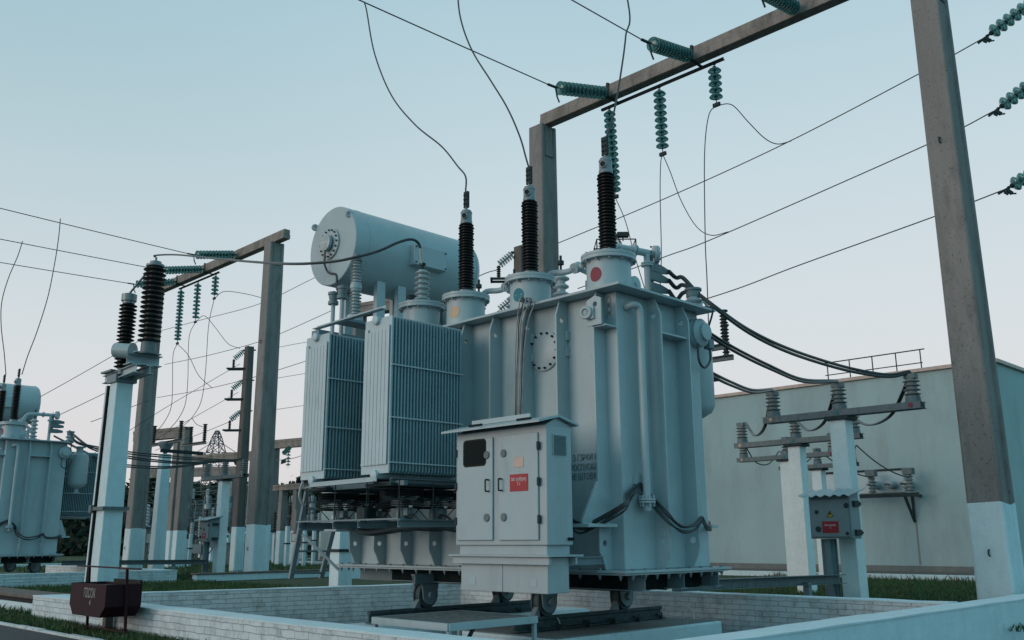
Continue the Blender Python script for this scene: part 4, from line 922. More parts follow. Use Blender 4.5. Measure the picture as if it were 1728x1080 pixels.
# ------------------------------------------------------------------ insulator strings
def make_string(name, p, q, n, dia, label, group, parent_hw=True):
    p, q = V(p), V(q); d = (q-p).normalized(); ln = (q-p).length
    t = thing(name, label, 'insulator', p, group)
    e = ln/(n+1.0); first = None
    for i in range(n):
        c = p + d*(e*(i+.75)); r = dia/2
        if first is None:
            b = MB(); b.lathe(c, d, [(.03, -.02), (r*.35, -.012), (r*.78, .012), (r, .05), (r*1.0, .062), (r*.90, .058), (r*.86, .075), (r*.74, .050), (r*.70, .068), (r*.55, .044), (.03, .06)], 26)
            first = b.build('glass_disc', GLASSD, t, sharp=50); f0 = c
        else:
            o = first.copy(); COL.objects.link(o); o.parent = t; o.location = c - f0
    b = MB()
    for i in range(n):
        c = p + d*(e*(i+.75)); b.lathe(c, d, [(.02, -.055), (.045, -.05), (.05, -.015), (.045, .0)], 12)
    b.tube([p, q], .012, 6); b.ring(p+d*.0, d.orthogonal(), .03, .010, 12); b.build('caps_and_pins', STEEL, t)
    return t
SUS = [((16.5, 10.2, 11.55), (16.5, 10.2, 10.60), 5, 'shortest hanging string, five teal glass discs'), ((16.5, 11.72, 11.55), (16.5, 11.70, 9.90), 9, 'middle hanging string of nine teal glass discs'), ((16.5, 13.24, 11.55), (16.45, 13.10, 9.22), 14, 'longest hanging string of teal glass discs, behind the red-dot bushing')]
ALLS = []
for p, q, n, lb in SUS:
    o = make_string('insulator_string', p, q, n, .295, lb + ' under the near gantry beam', 'hanging insulator strings'); ALLS.append(o)
    MB().box(q[0]-.03, q[0]+.03, q[1]-.09, q[1]+.09, q[2]-.09, q[2]+.0).build('clamp', STEEL, o, bev=.01)
    copy_tree(o, OFF, lb.replace(', behind the red-dot bushing', '') + ' under the left gantry beam', cull=False)
TEN = [((16.14, 13.01, 11.74), (14.5, 13.15, 11.35), 'left gantry end, lowest in the photo'), ((16.14, 10.60, 11.77), (14.5, 10.46, 11.36), 'middle of the beam'), ((16.14, 7.99, 11.79), (14.45, 7.80, 11.37), 'top edge of the photo')]
for p, q, lb in TEN:
    o = make_string('insulator_string', p, q, 12, .325, 'stretched glass disc string on the near gantry beam, ' + {'l': 'at its left end', 'm': 'middle of three', 't': 'cut by the picture top'}[lb[0]], 'stretched insulator strings')
    q = V(q); b = MB(); b.bar(q, q+V((-.28, .03, .0)), .05, .04); b.bar(q+V((-.05, 0, 0)), q+V((-.02, -.02, -.22)), .05, .03); b.tube([q+V((-.03, -.01, -.2)), q+V((.05, -.02, -.36))], .02, 6); b.build('tension_clamp', STEEL, o)
    copy_tree(o, OFF, 'stretched glass disc string on the left gantry beam, ' + {'l': 'lowest and farthest', 'm': 'the middle one of three', 't': 'the highest of three'}[lb[0]], cull=False)

# ------------------------------------------------------------------ wires and conductors
def wire(pts, r, label, mt=WIRE, n=6, name='wire', group='overhead wires', cat='wire'):
    o = MB().tube(pts, r, n).build(name, mt); tag(o, label, cat, group)
    return o
def recenter(o):
    return o
def copyw(o, label): return copy_tree(o, OFF, label, cull=False)
CON = []
for (p, q, lb), zz in zip(TEN, (11.18, 11.20, 11.22)):
    q = V(q)+V((-.25, .03, 0)); far = V((-12, q.y+.3, {'l': 11.20, 'm': 11.60, 't': 12.45}[lb[0]]))
    pts = [q.lerp(far, i/40) - V((0, 0, 4*.12*(i/40)*(1-i/40))) for i in range(41)]; CON.append(pts)
    ww = wire(pts, .014, 'bare conductor drawn from the near gantry beam, ' + {'l': 'left one ending by the column', 'm': 'middle one', 't': 'right one at the picture top'}[lb[0]])
    copyw(ww, 'bare conductor crossing the sky at far left to the left gantry, ' + {'l': 'lowest of three', 'm': 'middle of three', 't': 'highest of three'}[lb[0]])
def on_con(k, x):
    pts = CON[k]
    for a, c in zip(pts, pts[1:]):
        if (a.x-x)*(c.x-x) <= 0: return a.lerp(c, (x-a.x)/(c.x-a.x))
def pt(px, py, x=None, y=None): return at(px, py, x=x, y=y)
d1 = [on_con(0, 9.15), pt(619, 20, y=13.1), pt(632, 90, y=12.7), pt(660, 160, y=12.1), pt(700, 210, y=11.4), pt(745, 247, y=10.7), pt(772, 280, y=10.2), V((8.85, 9.95, 6.62)), V((8.85, 9.95, 6.36))]
d2 = [pt(772, -60, y=10.45), pt(773, 0, y=10.3), pt(780, 42, y=10.05), pt(798, 88, y=9.75), pt(828, 136, y=9.4), pt(856, 182, y=9.1), pt(877, 230, y=8.82), pt(888, 268, y=8.67), V((8.87, 8.61, 6.36))]
d3 = [on_con(2, 9.6), pt(1059, 0, y=7.7), pt(1056, 60, y=7.6), pt(1049, 115, y=7.42), pt(1038, 180, y=7.28), pt(1027, 222, y=7.22), V((8.86, 7.21, 6.34))]
for pts, lb, l2 in ((d1, 'loose dropper wire down to the tan-dot bushing', 'loose dropper at far left, hidden left one'), (d2, 'loose dropper wire down to the teal-dot bushing', 'loose dropper wire at far left, curving to the left bushing of the far transformer'), (d3, 'loose dropper wire down to the red-dot bushing, from the picture top', 'loose dropper wire at far left, to the right bushing of the far transformer')):
    o = wire(smooth(pts, 8), .013, lb, n=8, name='dropper_wire')
for pl_, ys, lb in (([(38, 407), (30, 432), (14, 470), (3, 510), (2, 550), (7, 595), (10, 632)], (33.6, 31.95), 'left of two loose droppers at far left, down to the far transformer'), ([(102, 369), (99, 400), (93, 440), (81, 500), (63, 558), (47, 600), (37, 632)], (31.0, 30.5), 'right of two loose droppers at far left, down to the far transformer')):
    wire(smooth([pt(x, y, y=ys[0]+(ys[1]-ys[0])*i/6) for i, (x, y) in enumerate(pl_)] , 8), .014, lb, name='dropper_wire')
# low conductors strung under the gantries, from the strings on the right
L1 = [at(1664, 62, x=18.3), at(1548, 126, x=18.2), at(1325, 242, x=17.95), at(1120, 336, x=17.7), at(940, 411, x=17.4)]
L2 = [at(1682, 185, x=18.3), at(1560, 246, x=18.2), at(1215, 398, x=17.8), at(1120, 434, x=17.65), at(975, 487, x=17.4)]
L3 = [at(1700, 318, x=18.3), at(1575, 366, x=18.2), at(1350, 447, x=17.9), at(1212, 498, x=17.7), at(1000, 560, x=17.4)]
for Lk, lb in ((L1, 'highest'), (L2, 'middle'), (L3, 'lowest')):
    wire(smooth(Lk, 8), .012, 'long conductor rising behind the right concrete column, the %s of three' % lb)
for (px, py), (qx, qy), lb in (((1664, 62), (1760, -10), 'highest'), ((1682, 185), (1775, 115), 'middle'), ((1700, 318), (1790, 265), 'lowest')):
    p, q = at(px+2, py-1, x=18.32), at(qx, qy, x=18.9)
    o = make_string('insulator_string', p, q, 7, .29, 'tilted teal glass disc string at the right picture edge, %s of three' % lb, 'right edge insulator strings')
    d = (p-q).normalized(); b = MB(); b.bar(p-d*.05, p+d*.22, .05, .04); b.bar(p+d*.04+V((0, 0, -.02)), p-d*.06+V((0, 0, -.15)), .05, .06); b.bar(p+d*.10+V((0, 0, -.03)), p+d*.02+V((0, 0, -.12)), .04, .04); b.tube([p-d*.04+V((0, 0, -.14)), p-d*.14+V((0, 0, -.19))], .016, 6); b.build('tension_clamp', STEEL, o)
# jumpers from the hanging strings
b3, b2_, b1_ = V((16.5, 10.2, 10.54)), V((16.5, 11.70, 9.84)), V((16.45, 13.10, 9.16))
J = [([b3, at(1235, 177, x=16.7), at(1262, 205, x=17.0), at(1290, 233, x=17.5), at(1312, 243, x=17.9), at(1335, 238, x=17.96)], 'curved jumper from the shortest hanging string to the highest long conductor'),
     ([b2_, at(1131, 290, x=16.8), at(1150, 340, x=17.2), at(1175, 382, x=17.6), at(1200, 397, x=17.8), at(1230, 391, x=17.82)], 'curved jumper from the middle hanging string to the middle long conductor'),
     ([b1_, at(1055, 372, x=16.8), at(1068, 420, x=17.1), at(1078, 455, x=16.6), at(1092, 500, x=17.5)], 'jumper hanging right of the red-dot bushing'),
     ([b3, at(1196, 195, x=16.45), at(1189, 260, x=16.2), at(1190, 400, x=15.8), at(1193, 470, x=15.5), V((15.3, 9.95, 5.2))], 'bare wire hanging from the shortest string down behind the tank'),
     ([b2_, at(1115, 275, x=16.45), at(1114, 330, x=16.3), at(1116, 430, x=16.0), at(1113, 490, x=15.8), V((15.3, 11.35, 5.2))], 'bare wire hanging from the middle string down behind the tank')]
for pts, lb in J: wire(smooth(pts, 8), .011, lb, name='jumper_wire')
J2 = [([b1_+OFF, at(318, 600, x=16.9), at(335, 633, x=17.2), at(358, 655, x=17.4)], 'curved jumper from the longest string of the left gantry'),
      ([b2_+OFF, at(345, 533, x=16.8), at(365, 555, x=17.1), at(385, 580, x=17.4), at(405, 588, x=17.5)], 'curved jumper from the middle string of the left gantry'),
      ([b3+OFF, at(378, 492, x=16.8), at(410, 495, x=17.2), at(440, 502, x=17.5)], 'curved jumper from the shortest string of the left gantry'),
      ([b1_+OFF, at(292, 600, x=16.3), at(291, 660, x=15.9), at(288, 690, x=15.5), at(276, 714, x=15.3), at(262, 730, x=15.25)], 'hanging wire of the left gantry, left of three'),
      ([b2_+OFF, at(319, 570, x=16.4), at(317, 640, x=16.1), at(313, 680, x=15.8), at(302, 705, x=15.6), at(288, 722, x=15.4)], 'hanging wire of the left gantry, middle of three'),
      ([b3+OFF, at(352, 550, x=16.4), at(347, 625, x=16.3), at(340, 675, x=16.4), at(326, 702, x=16.6), at(308, 720, x=16.0)], 'hanging wire of the left gantry, right of three'),
      ([at(324, 706, x=16.6), at(332, 716, x=17), at(344, 721, x=17.4)], 'short lead to the rightmost dark insulator under the left gantry')]
for pts, lb in J2: wire(smooth(pts, 8), .012, lb, name='jumper_wire')
for i, (pts, lb) in enumerate((
    ([at(272, 558, x=17.4), at(350, 537, x=17.4), at(440, 512, x=17.5), at(528, 470, x=17.6), at(640, 415, x=17.8)], 'conductor behind the left gantry, highest, passing the conservator'),
    ([at(278, 615, x=17.4), at(350, 600, x=17.4), at(433, 578, x=17.5), at(480, 560, x=17.6), at(560, 524, x=17.7)], 'conductor behind the left gantry, second from the top'),
    ([at(265, 671, x=17.4), at(350, 656, x=17.4), at(430, 636, x=17.5), at(517, 609, x=17.6), at(600, 580, x=17.7)], 'conductor behind the left gantry, third from the top'),
    ([at(405, 614, d=38), at(330, 658, d=36), at(260, 700, d=35), at(120, 790, d=34)], 'thin conductor sloping down left from the upper bracket of the bracket pole'),
    ([at(402, 662, d=38), at(340, 697, d=36), at(292, 724, d=35), at(262, 742, d=35)], 'thin conductor sloping down left from the middle bracket of the bracket pole'),
    ([at(399, 707, d=38), at(340, 731, d=40), at(262, 760, d=42)], 'thin conductor sloping down left from the lowest bracket of the bracket pole'),
    ([at(470, 586, d=45), at(520, 577, d=45), at(640, 560, d=45)], 'thin wire between the left gantry and radiators, at upper height'),
    ([at(468, 638, d=45), at(516, 630, d=45), at(620, 612, d=45)], 'thin wire between the left gantry and radiators, at mid height'),
    ([at(466, 691, d=45), at(514, 684, d=45), at(620, 668, d=45)], 'thin wire between the left gantry and radiators, lowest one'),
    ([at(60, 674, d=33), at(130, 635, d=33), at(240, 572, d=34)], 'conductor rising from the far left conservator behind the white pole'),
    ([at(88, 706, d=33), at(180, 662, d=33), at(240, 632, d=34)], 'conductor rising behind the far left cable box to the white pole'),
    ([at(153, 712, d=33), at(200, 695, d=33), at(250, 676, d=34)], 'short conductor just left of the white pole, lowest one'),
    ([at(840, 455, d=24), at(808, 466, d=24), at(700, 520, d=23)], 'conductor from the glass string behind the teal-dot bushing'))):
    wire(smooth(pts, 6), .011 if i < 9 else .012, lb)

# ------------------------------------------------------------------ whitewashed pole with earthing switch, left
W = thing('bushing_pole', 'whitewashed square pole with dark bushing and black arrester on a steel bracket', 'pole', (9.95, 25.25, 0))
MB().frus((9.95, 25.25), .275, .275, -.2, (9.95, 25.25), .225, .225, 5.40).build('post', WHITE, W, bev=.02)
for dy, mt in ((.42, WHITE), (.34, BLACK)):
    b = MB(); b.bar((9.66, 25.25+dy-.04, 0), (9.72, 25.25+dy-.06, 5.35), .09 if dy > .4 else .06, .09); b.build('conduit', mt, W)
b = MB(); b.bar((9.62, 24.85, 2.05), (9.62, 25.8, 2.05), .05, .09); b.bar((9.62, 24.9, 2.05), (10.3, 24.9, 2.05), .05, .09); b.box(9.56, 9.66, 25.55, 25.7, 1.95, 2.15); b.build('clamp_band', GALV, W)
b = MB(); b.box(9.66, 10.24, 24.95, 25.55, 5.402, 5.62); b.build('pole_cap', PAINTD, W)
zb = at(215, 632, x=9.9).z
b = MB(); b.ibeam((9.78, 26.0, zb-.02), (9.78, 23.95, zb+.05), .16, .22, .018); b.ibeam((10.15, 26.0, zb-.02), (10.15, 23.95, zb+.05), .16, .22, .018); b.build('bracket_beam', PAINTL, W)
b = MB(); b.ibeam((9.62, 24.25, zb+.32), (10.5, 24.25, zb+.32), .42, .28, .02); b.box(9.7, 10.4, 23.9, 24.6, zb+.47, zb+.50); b.build('cross_beam', PAINTL, W)
b = MB(); b.box(9.6, 10.0, 25.2, 25.9, zb+.12, zb+.17); b.build('arrester_seat', PAINTD, W)
q = at(250, 592, x=10.05); zt = at(261, 452, x=10.05).z
bu = post_ins(DARKP, (10.05, q.y, q.z+.22), Z, zt-q.z-.22, .30, 16, 'bushing', W, core=.50, n=26)
MB().lathe((10.05, q.y, q.z-.1), Z, [(.26, 0), (.26, .05), (.20, .06), (.19, .33)], 22).build('bushing_foot', GALV, bu)
MB().lathe((10.05, q.y, zt), Z, [(.18, 0), (.24, .02), (.24, .07), (.16, .08), (.15, .16), (.03, .18), (.03, .28)], 22).build('bushing_cap', CAPM, bu)
q2 = at(207, 622, x=9.8); z2 = at(219, 512, x=9.8).z
ar = post_ins(BROWNP, (9.8, q2.y, q2.z), Z, z2-q2.z, .235, 17, 'arrester', W, core=.66, n=24)
MB().lathe((9.8, q2.y, z2), Z, [(.16, 0), (.16, .06), (.20, .07), (.20, .26), (.14, .28), (.05, .30)], 20).build('arrester_cap', CAPM, ar)
b = MB(); b.add([(9.8, q2.y+.12, z2+.28), (9.8, q2.y+.50, z2-.02), (9.8, q2.y+.15, z2+.02), (9.9, q2.y+.12, z2+.28), (9.9, q2.y+.50, z2-.02), (9.9, q2.y+.15, z2+.02)], [(0, 1, 2), (5, 4, 3), (0, 3, 4, 1), (1, 4, 5, 2), (2, 5, 3, 0)]); b.build('spark_horn', STEEL, ar)
MB().lathe((9.8, q2.y, q2.z-.16), Z, [(.12, 0), (.12, .16)], 16).build('arrester_foot', PAINTD, ar)
e0, e1 = at(194, 591, x=9.45), at(224, 593, x=9.75)
b = MB(); b.lathe(e0, e1-e0, [(.17, 0), (.20, .02), (.20, (e1-e0).length-.06), (.23, (e1-e0).length-.05), (.23, (e1-e0).length)], 24); dro = b.build('counter_drum', PAINTL, W)
b = MB(); b.lathe(e0, e0-e1, [(.11, 0), (.11, .012)], 20); b.build('drum_dial', BLACK, dro)
MB().tube([(9.8, q2.y, z2+.3), at(238, 472, x=9.95), V((10.05, q.y+.1, zt+.12))], .03, 6).build('link_rod', GALV, W)
nz = V((NC[0], NC[1], 5.46))
cab_pts = [V((10.05, q.y, zt+.28)), at(262, 431, x=10.0), at(300, 430, x=9.95), at(380, 438, x=8.6), at(480, 445, x=7.5), at(555, 442, x=7.42), at(600, 434, y=10.86), at(640, 423, y=10.84), at(672, 409, y=10.82), at(694, 404, y=10.8), at(707, 412, y=10.8), at(712, 435, y=10.8), nz]
wire(smooth(cab_pts, 8), .022, 'dark neutral lead from the white pole bushing across to the near transformer', CABLE, 8, 'neutral_lead')
wire(smooth([at(709.5, 419, y=10.78), at(712.5, 447, y=10.79)], 4), .03, 'pale sleeve on the neutral lead above the grey bushing', GREYP, 8, 'lead_sleeve', None, 'sleeve')

# ------------------------------------------------------------------ cable posts with insulators, right of the near transformer
def cable_post(name, c, h, hw, al, label, group, r=.16, sheds=4):
    """white concrete post, cross-arm along the yard, three post insulators"""
    t = thing(name, label, 'post', (c[0], c[1], 0), group)
    MB().frus(c, hw, hw, -.2, c, hw*.93, hw*.93, h-.13).build('post', POSTW, t, bev=.015)
    MB().box(c[0]-hw-.04, c[0]+hw+.04, c[1]-hw-.06, c[1]+hw+.06, h-.13, h-.06).build('post_cap', STEEL, t)
    b = MB()
    for dx in (-.13, .05): b.chan((c[0]+dx, c[1]-al, h), (c[0]+dx, c[1]+al, h), .075, .12)
    b.build('crossarm', GALV, t)
    for dy, dm in ((-al+.17, CRIM), (0, TEALP), (al-.17, TAN)):
        b = post_ins(GREYI, (c[0], c[1]+dy, h+.17), Z, .30, r, sheds, 'post_insulator', t, core=.6)
        MB().lathe((c[0], c[1]+dy, h+.06), Z, [(r*.95, 0), (r*.85, .11)], 16).build('insulator_foot', GALV, b)
        MB().box(c[0]-.08, c[0]+.08, c[1]+dy-.10, c[1]+dy+.10, h+.47, h+.56).build('insulator_cap', GALV, b, bev=.01)
        MB().lathe((c[0]-.134, c[1]+dy, h+.0), -X, [(.04, 0), (.04, .004)], 14).build('phase_mark', dm, t)
    return t
P1 = cable_post('cable_post', (16.2, 7.82), 3.42, .165, 1.52, 'nearest white cable post carrying a corrugated-roof box, right of the transformer', 'white cable posts', .145)
P2 = cable_post('cable_post', (20.0, 10.79), 3.40, .165, 1.60, 'white cable post just left of the box post, second in the row', 'white cable posts', .145)
P3 = cable_post('cable_post', (24.0, 13.27), 3.42, .165, 1.55, 'third cable post, mostly hidden behind the second one', 'white cable posts', .14)
b = MB()
P4 = cable_post('cable_post', (27.2, 14.0), 3.36, .17, 1.30, 'farthest cable post by the building, only its crossarm showing', 'white cable posts', .14)
PC1 = copy_tree(P1, OFF, 'white cable post with a grey box, left of the left gantry column', cull=False)
# steel leg and tray at the first post
tr = thing('cable_tray', 'grey steel cable tray running from the near transformer to the box post', 'cable tray', (13.3, 7.85, 0))
MB().chan((10.95, 7.95, .56), (15.78, 7.90, .50), .14, .15).build('tray', GALV, tr)
b = MB(); b.bar((14.55, 7.85, -.1), (14.55, 7.85, .48), .10, .10); b.build('leg', PAINTD, tr)
copy_tree(tr, OFF, 'grey steel cable tray low across the left lawn to the grey box', cull=False)
# box on the post
bx = thing('terminal_box', 'grey steel terminal box with corrugated roof and red plate, on the nearest cable post', 'terminal box', (15.8, 7.9, 1.15))
zb0, zb1, by0, by1, bx0, bx1 = 1.18, 1.87, 7.48, 8.27, 15.60, 15.95
MB().box(bx0, bx1, by0+.02, by1, zb0, zb1).build('box_body', BOXP, bx, bev=.012)
MB().add([(bx0, by0+.03, zb1), (bx1, by0+.03, zb1), (bx1, by0+.03, zb1+.135), (bx0, by0+.03, zb1+.04), (bx0, by1-.01, zb1), (bx1, by1-.01, zb1), (bx1, by1-.01, zb1+.135), (bx0, by1-.01, zb1+.04)], [(0, 1, 2, 3), (4, 7, 6, 5), (0, 3, 7, 4), (1, 5, 6, 2), (3, 2, 6, 7)]).build('roof_wedge', PAINTD, bx)
d = MB().box(bx0-.02, bx0-.002, by0+.05, by1-.03, zb0+.03, zb1-.02).build('box_door', BOXP, bx, bev=.006)
n = 26; vs = []
for i in range(n+1):
    yy = by0-.12+(by1-by0+.24)*i/n; zz = .018*math.cos(i*2*PI/4.33)
    vs += [(bx0-.14, yy, zb1+.045+zz), (bx1+.06, yy, zb1+.17+zz), (bx0-.14, yy, zb1+.035+zz), (bx1+.06, yy, zb1+.16+zz)]
b = MB(); fs = []
for i in range(n):
    o = i*4; fs += [(o, o+1, o+5, o+4), (o+2, o+6, o+7, o+3), (o, o+4, o+6, o+2), (o+1, o+3, o+7, o+5)]
b.add(vs, fs+[(0, 2, 3, 1), (n*4, n*4+1, n*4+3, n*4+2)]); b.build('corrugated_roof', PAINTL, bx, sharp=60)
q0, q1 = at(1387, 880, x=bx0-.022), at(1416, 899, x=bx0-.022)
MB().box(bx0-.026, bx0-.020, q1.y, q0.y, q1.z, q0.z).build('sign', REDP, d)
text('sign_lettering', 'Ящик зажимів\nТ-1', (bx0-.0275, (q0.y+q1.y)/2, (q0.z+q1.z)/2+.01), -Y, Z, .050, LETW, d, .62)
q = at(1400.5, 868, x=bx0-.022)
b = MB(); b.plate((bx0-.021, q.y, q.z), -Y, Z, [(-.055, -.04), (.055, -.04), (0, .055)], -.004); b.build('warning_triangle', YEL, d)
b = MB(); b.plate((bx0-.0262, q.y, q.z), -Y, Z, [(-.014, .032), (.006, .032), (-.002, .008), (.012, .008), (-.010, -.030), (-.004, -.004), (-.018, -.004)], -.002)
for a, c in (((-.058, -.042), (.058, -.042)), ((.058, -.042), (0, .058)), ((0, .058), (-.058, -.042))): b.bar((bx0-.0265, q.y-a[0], q.z+a[1]), (bx0-.0265, q.y-c[0], q.z+c[1]), .004, .010, (1, 0, 0))
b.build('warning_mark', BLACK, d)
b = MB()
for px, py, r in ((1378, 864, .035), (1428, 853, .045), (1381, 893, .05), (1430, 900, .03)):
    q = at(px, py, x=bx0-.022); b.lathe((bx0-.02, q.y, q.z), -X, [(r, 0), (r, .012), (r*.6, .016)], 14)
b.build('locks', STEEL, d)
b = MB()
for z in (zb0+.1, zb1-.1): b.box(bx0+.1, bx0+.3, by0-.02, by0+.02, z-.05, z+.05); b.cyl((bx1-.04, by0+.02, z), (bx1-.04, by0-.03, z), .025, 8)
b.build('box_hinges', STEEL, bx)
MB().chan((15.80, 8.16, -.1), (15.80, 8.16, 1.175), -.24, .10, .012, (1, 0, 0)).build('support_leg', PAINTD, bx)
MB().bar((15.78, 8.02, -.1), (15.78, 8.02, 1.176), .10, .20).build('support_leg', PAINTD, bx)
bc = copy_tree(bx, OFF, 'small grey terminal box with red plate, below the left gantry', cull=False)

# cables between transformer, posts and building
def cables(p, q, s_, n, label, r=.022, spread=.05, group='black power cables', name='power_cable'):
    for i in range(n):
        o = V((0, random.uniform(-1, 1)*spread, (i-(n-1)/2)*spread*.9))
        pts = sag(V(p)+o*.6, V(q)+o*.3, s_*(1+.06*i)+.02*i, 22)
        wire(pts, r, label[i] if isinstance(label, list) else label, CABLE, 7, name, group, 'cable')
yA, yB, yC = 7.82-1.35, 7.82, 7.82+1.35; zc = 3.42+.60
ordn = ['upper', 'middle', 'lower']
def thick(pts, lbs, grp, off=.035):
    out = []
    for i, lb in enumerate(lbs):
        f = (i-(len(lbs)-1)/2)
        pp = [p + V((0, f*off*.5, f*off*1.4*(math.sin(PI*min(1, k/(len(pts)-1)*1.0))*.9+.5))) for k, p in enumerate(pts)]
        out.append(wire(pp, .024, lb, CABLE, 8, 'power_cable', grp, 'cable'))
    return out
A = smooth([SUPP, at(1215, 525, x=10.6), at(1262, 558, x=11.4), at(1315, 585, x=12.4), at(1375, 607, x=13.6), at(1440, 625, x=14.8), at(1500, 634, x=15.8), V((16.2, yA, zc))], 6)
B_ = smooth([V((11.0, 8.6, 4.75)), at(1175, 545, x=11.1), at(1200, 566, x=11.4), at(1245, 593, x=12.1), at(1300, 620, x=13.2), at(1355, 642, x=14.7), V((16.2, yB, zc))], 6)
C_ = smooth([V((11.0, 10.0, 4.7)), at(1165, 610, x=11.8), at(1202, 632, x=12.3), at(1235, 648, x=13.2), at(1270, 660, x=14.5), V((16.2, yC, zc))], 6)
G1 = 'black power cables to the nearest cable post'
for pts, l_ in ((A, 'right insulator of the box post, longest span'), (B_, 'middle insulator of the box post'), (C_, 'left insulator of the box post, lowest span')):
    for o, k in zip(thick(pts, ['black cable, upper strand, to the ' + l_, 'black cable, lower strand, to the ' + l_], G1), (0, 1)):
        copyw(o, 'black cable to the ' + {'r': 'right', 'm': 'middle', 'l': 'left'}[l_[0]] + ' insulator of the left bay cable post, %s strand' % ('upper', 'lower')[k])
for i, f in enumerate(FLEX):
    wire(smooth([f+V((-.03, 0, 0)), f+V((.14, 0, -.06-.02*i)), f.lerp(SUPP, .55)+V((0, 0, .06-.05*i)), SUPP+V((-.02, 0, .03-.025*i)), SUPP+V((.12, .0, -.05))], 6), .030, 'short black cable from the %s lug down to the tank corner support' % ('top', 'middle', 'bottom')[i], CABLE, 8, 'power_cable', 'cables from the lugs', 'cable')
def row(pa, pb, za, zb_, n, tag_):
    for k, nm in enumerate(('right', 'middle', 'left')):
        for j in range(n):
            a = V((pa[0], pa[1]+(-1.35, 0, 1.35)[k]+.04*j, za)); c = V((pb[0], pb[1]+(-1.3, 0, 1.3)[k]+.04*j, zb_))
            mid = a.lerp(c, .30)+V((0, 0, -.55)); m2 = a.lerp(c, .65)+V((0, 0, -.50))
            wire(smooth([a, a.lerp(c, .08)+V((0, 0, -.22)), mid, m2, c], 6), .020, 'black cable sagging %s, %s phase, strand nearer the %s' % (tag_, nm, ('camera', 'building')[j]), CABLE, 6, 'power_cable', 'cables between posts', 'cable')
row((16.2, 7.82), (20.0, 10.79), 3.98, 3.96, 2, 'from box post to second post')
row((20.0, 10.79), (24.0, 13.27), 3.96, 3.98, 1, 'between second and third post')
row((24.0, 13.27), (27.2, 14.0), 3.98, 3.92, 1, 'between third and fourth post')
for i, (yy, px, py) in enumerate(((12.7, 1536, 806), (14.0, 1473, 806))):
    e = at(px, py, x=29.45); wire(sag((27.2, yy, 3.92), e, .18), .020, 'black cable dropping to the wall bracket, %s one' % ('right', 'left')[i], CABLE, 6, 'power_cable', 'cables to the wall bracket', 'cable')

# ------------------------------------------------------------------ earthing blade stand under each gantry (arms with dark insulators)
D = thing('insulator_stand', 'white post with three steel arms and dark insulators, right of the left gantry column', 'insulator stand', (15.3, 10.85, 0), 'insulator stands')
MB().frus((15.3, 10.85), .23, .23, -.2, (15.3, 10.85), .17, .17, 4.40).build('post', WHITE, D, bev=.015)
MB().lathe((15.3, 10.85, 4.42), Z, [(.06, 0), (.10, .05), (.27, .32), (.27, .42), (.2, .45)], 18).build('mechanism_hood', PAINTD, D)
sub = lambda q: q-OFF
a0, a1 = sub(at(256, 752, x=15.25)), sub(at(306, 743, x=15.25)); c0, c1 = sub(at(308, 752, x=16.6)), sub(at(348, 747, x=16.6))
b = MB(); b.chan((15.1, 10.85, 4.52), (16.75, 10.85, 4.50), .10, .12); b.chan((15.1, 10.7, 4.52), (16.75, 10.7, 4.50), -.10, .12); b.build('main_arm', STEEL, D)
b = MB(); b.chan(a0, a1, .09, .11); b.build('cross_arm', GALV, D)
b = MB(); b.chan(c0, c1, .09, .11); b.build('cross_arm', GALV, D)
for px, py, x in ((259, 749, 15.25), (304, 742, 15.25), (321, 750, 16.6), (344.5, 746, 16.6)):
    q = sub(at(px, py, x=x)); post_ins(DARKP, (x, q.y, q.z), Z, .62, .085, 9, 'post_insulator', D, core=.6, n=14)
    MB().lathe((x, q.y, q.z+.62), Z, [(.06, 0), (.06, .04), (.09, .045), (.09, .07), (.02, .08)], 12).build('terminal', STEEL, D)
D2 = copy_tree(D, OFF, None, cull=False)
D['label'] = 'insulator stand behind the near tank, only one dark insulator and arm tip visible'
D2['label'] = 'white post with three steel arms and dark insulators, right of the left gantry column'

# ------------------------------------------------------------------ bracket poles with three arms each
def bracket_pole(loc, h, label):
    t = thing('bracket_pole', label, 'pole', (loc.x, loc.y, 0), 'bracket poles')
    c = (loc.x, loc.y)
    b = MB(); p = octo(.21, .21, .045); loft(b, c, p, 1.75, .97, h, .72); col = b.build('post', WOOD, t, bev=.01)
    b = MB(); loft(b, c, p, -.2, 1.02, 1.75, .985); b.build('painted_base', WHITE, col, bev=.01)
    e = V((-.71, .70, 0)); nn = V((.70, .71, 0))
    for k in range(3):
        z = h-.95-1.28*k; o = V((c[0], c[1], z))
        b = MB()
        for s_ in (-.16, .16): b.bar(o+nn*s_+e*.1, o+nn*s_+e*.85, .06, .06)
        b.bar(o+nn*-.2+e*.82, o+nn*.2+e*.82, .06, .06); b.build('arm', STEEL, t)
        q = o+e*.62; post_ins(DARKP, (q.x, q.y, q.z+.03), Z, .38, .065, 6, 'post_insulator', t, n=12)
        p0 = o+e*.2+V((0, 0, .78)); p1 = o+e*.60+V((0, 0, .44)); d = (p1-p0).normalized(); b = MB()
        for i in range(6): b.lathe(p0+d*(.08+i*.078), d, [(.02, -.02), (.11, .0), (.125, .03), (.03, .035)], 16)
        b.build('glass_string', GLASSD, t)
        b = MB(); b.tube([p0-d*.15, p1], .015, 6); b.bar(o+V((0, 0, .8))-e*.28, o+V((0, 0, .8))+e*.28, .05, .05); b.build('string_rod', STEEL, t)
    return t
bracket_pole(at(421, 585, d=38), at(421, 585, d=38).z, 'brown concrete pole with three steel brackets and glass strings, behind the left gantry column')
q = at(879, 417, d=24.5); bracket_pole(q, q.z, 'brown concrete pole with steel brackets, peeping out behind the teal-dot bushing')

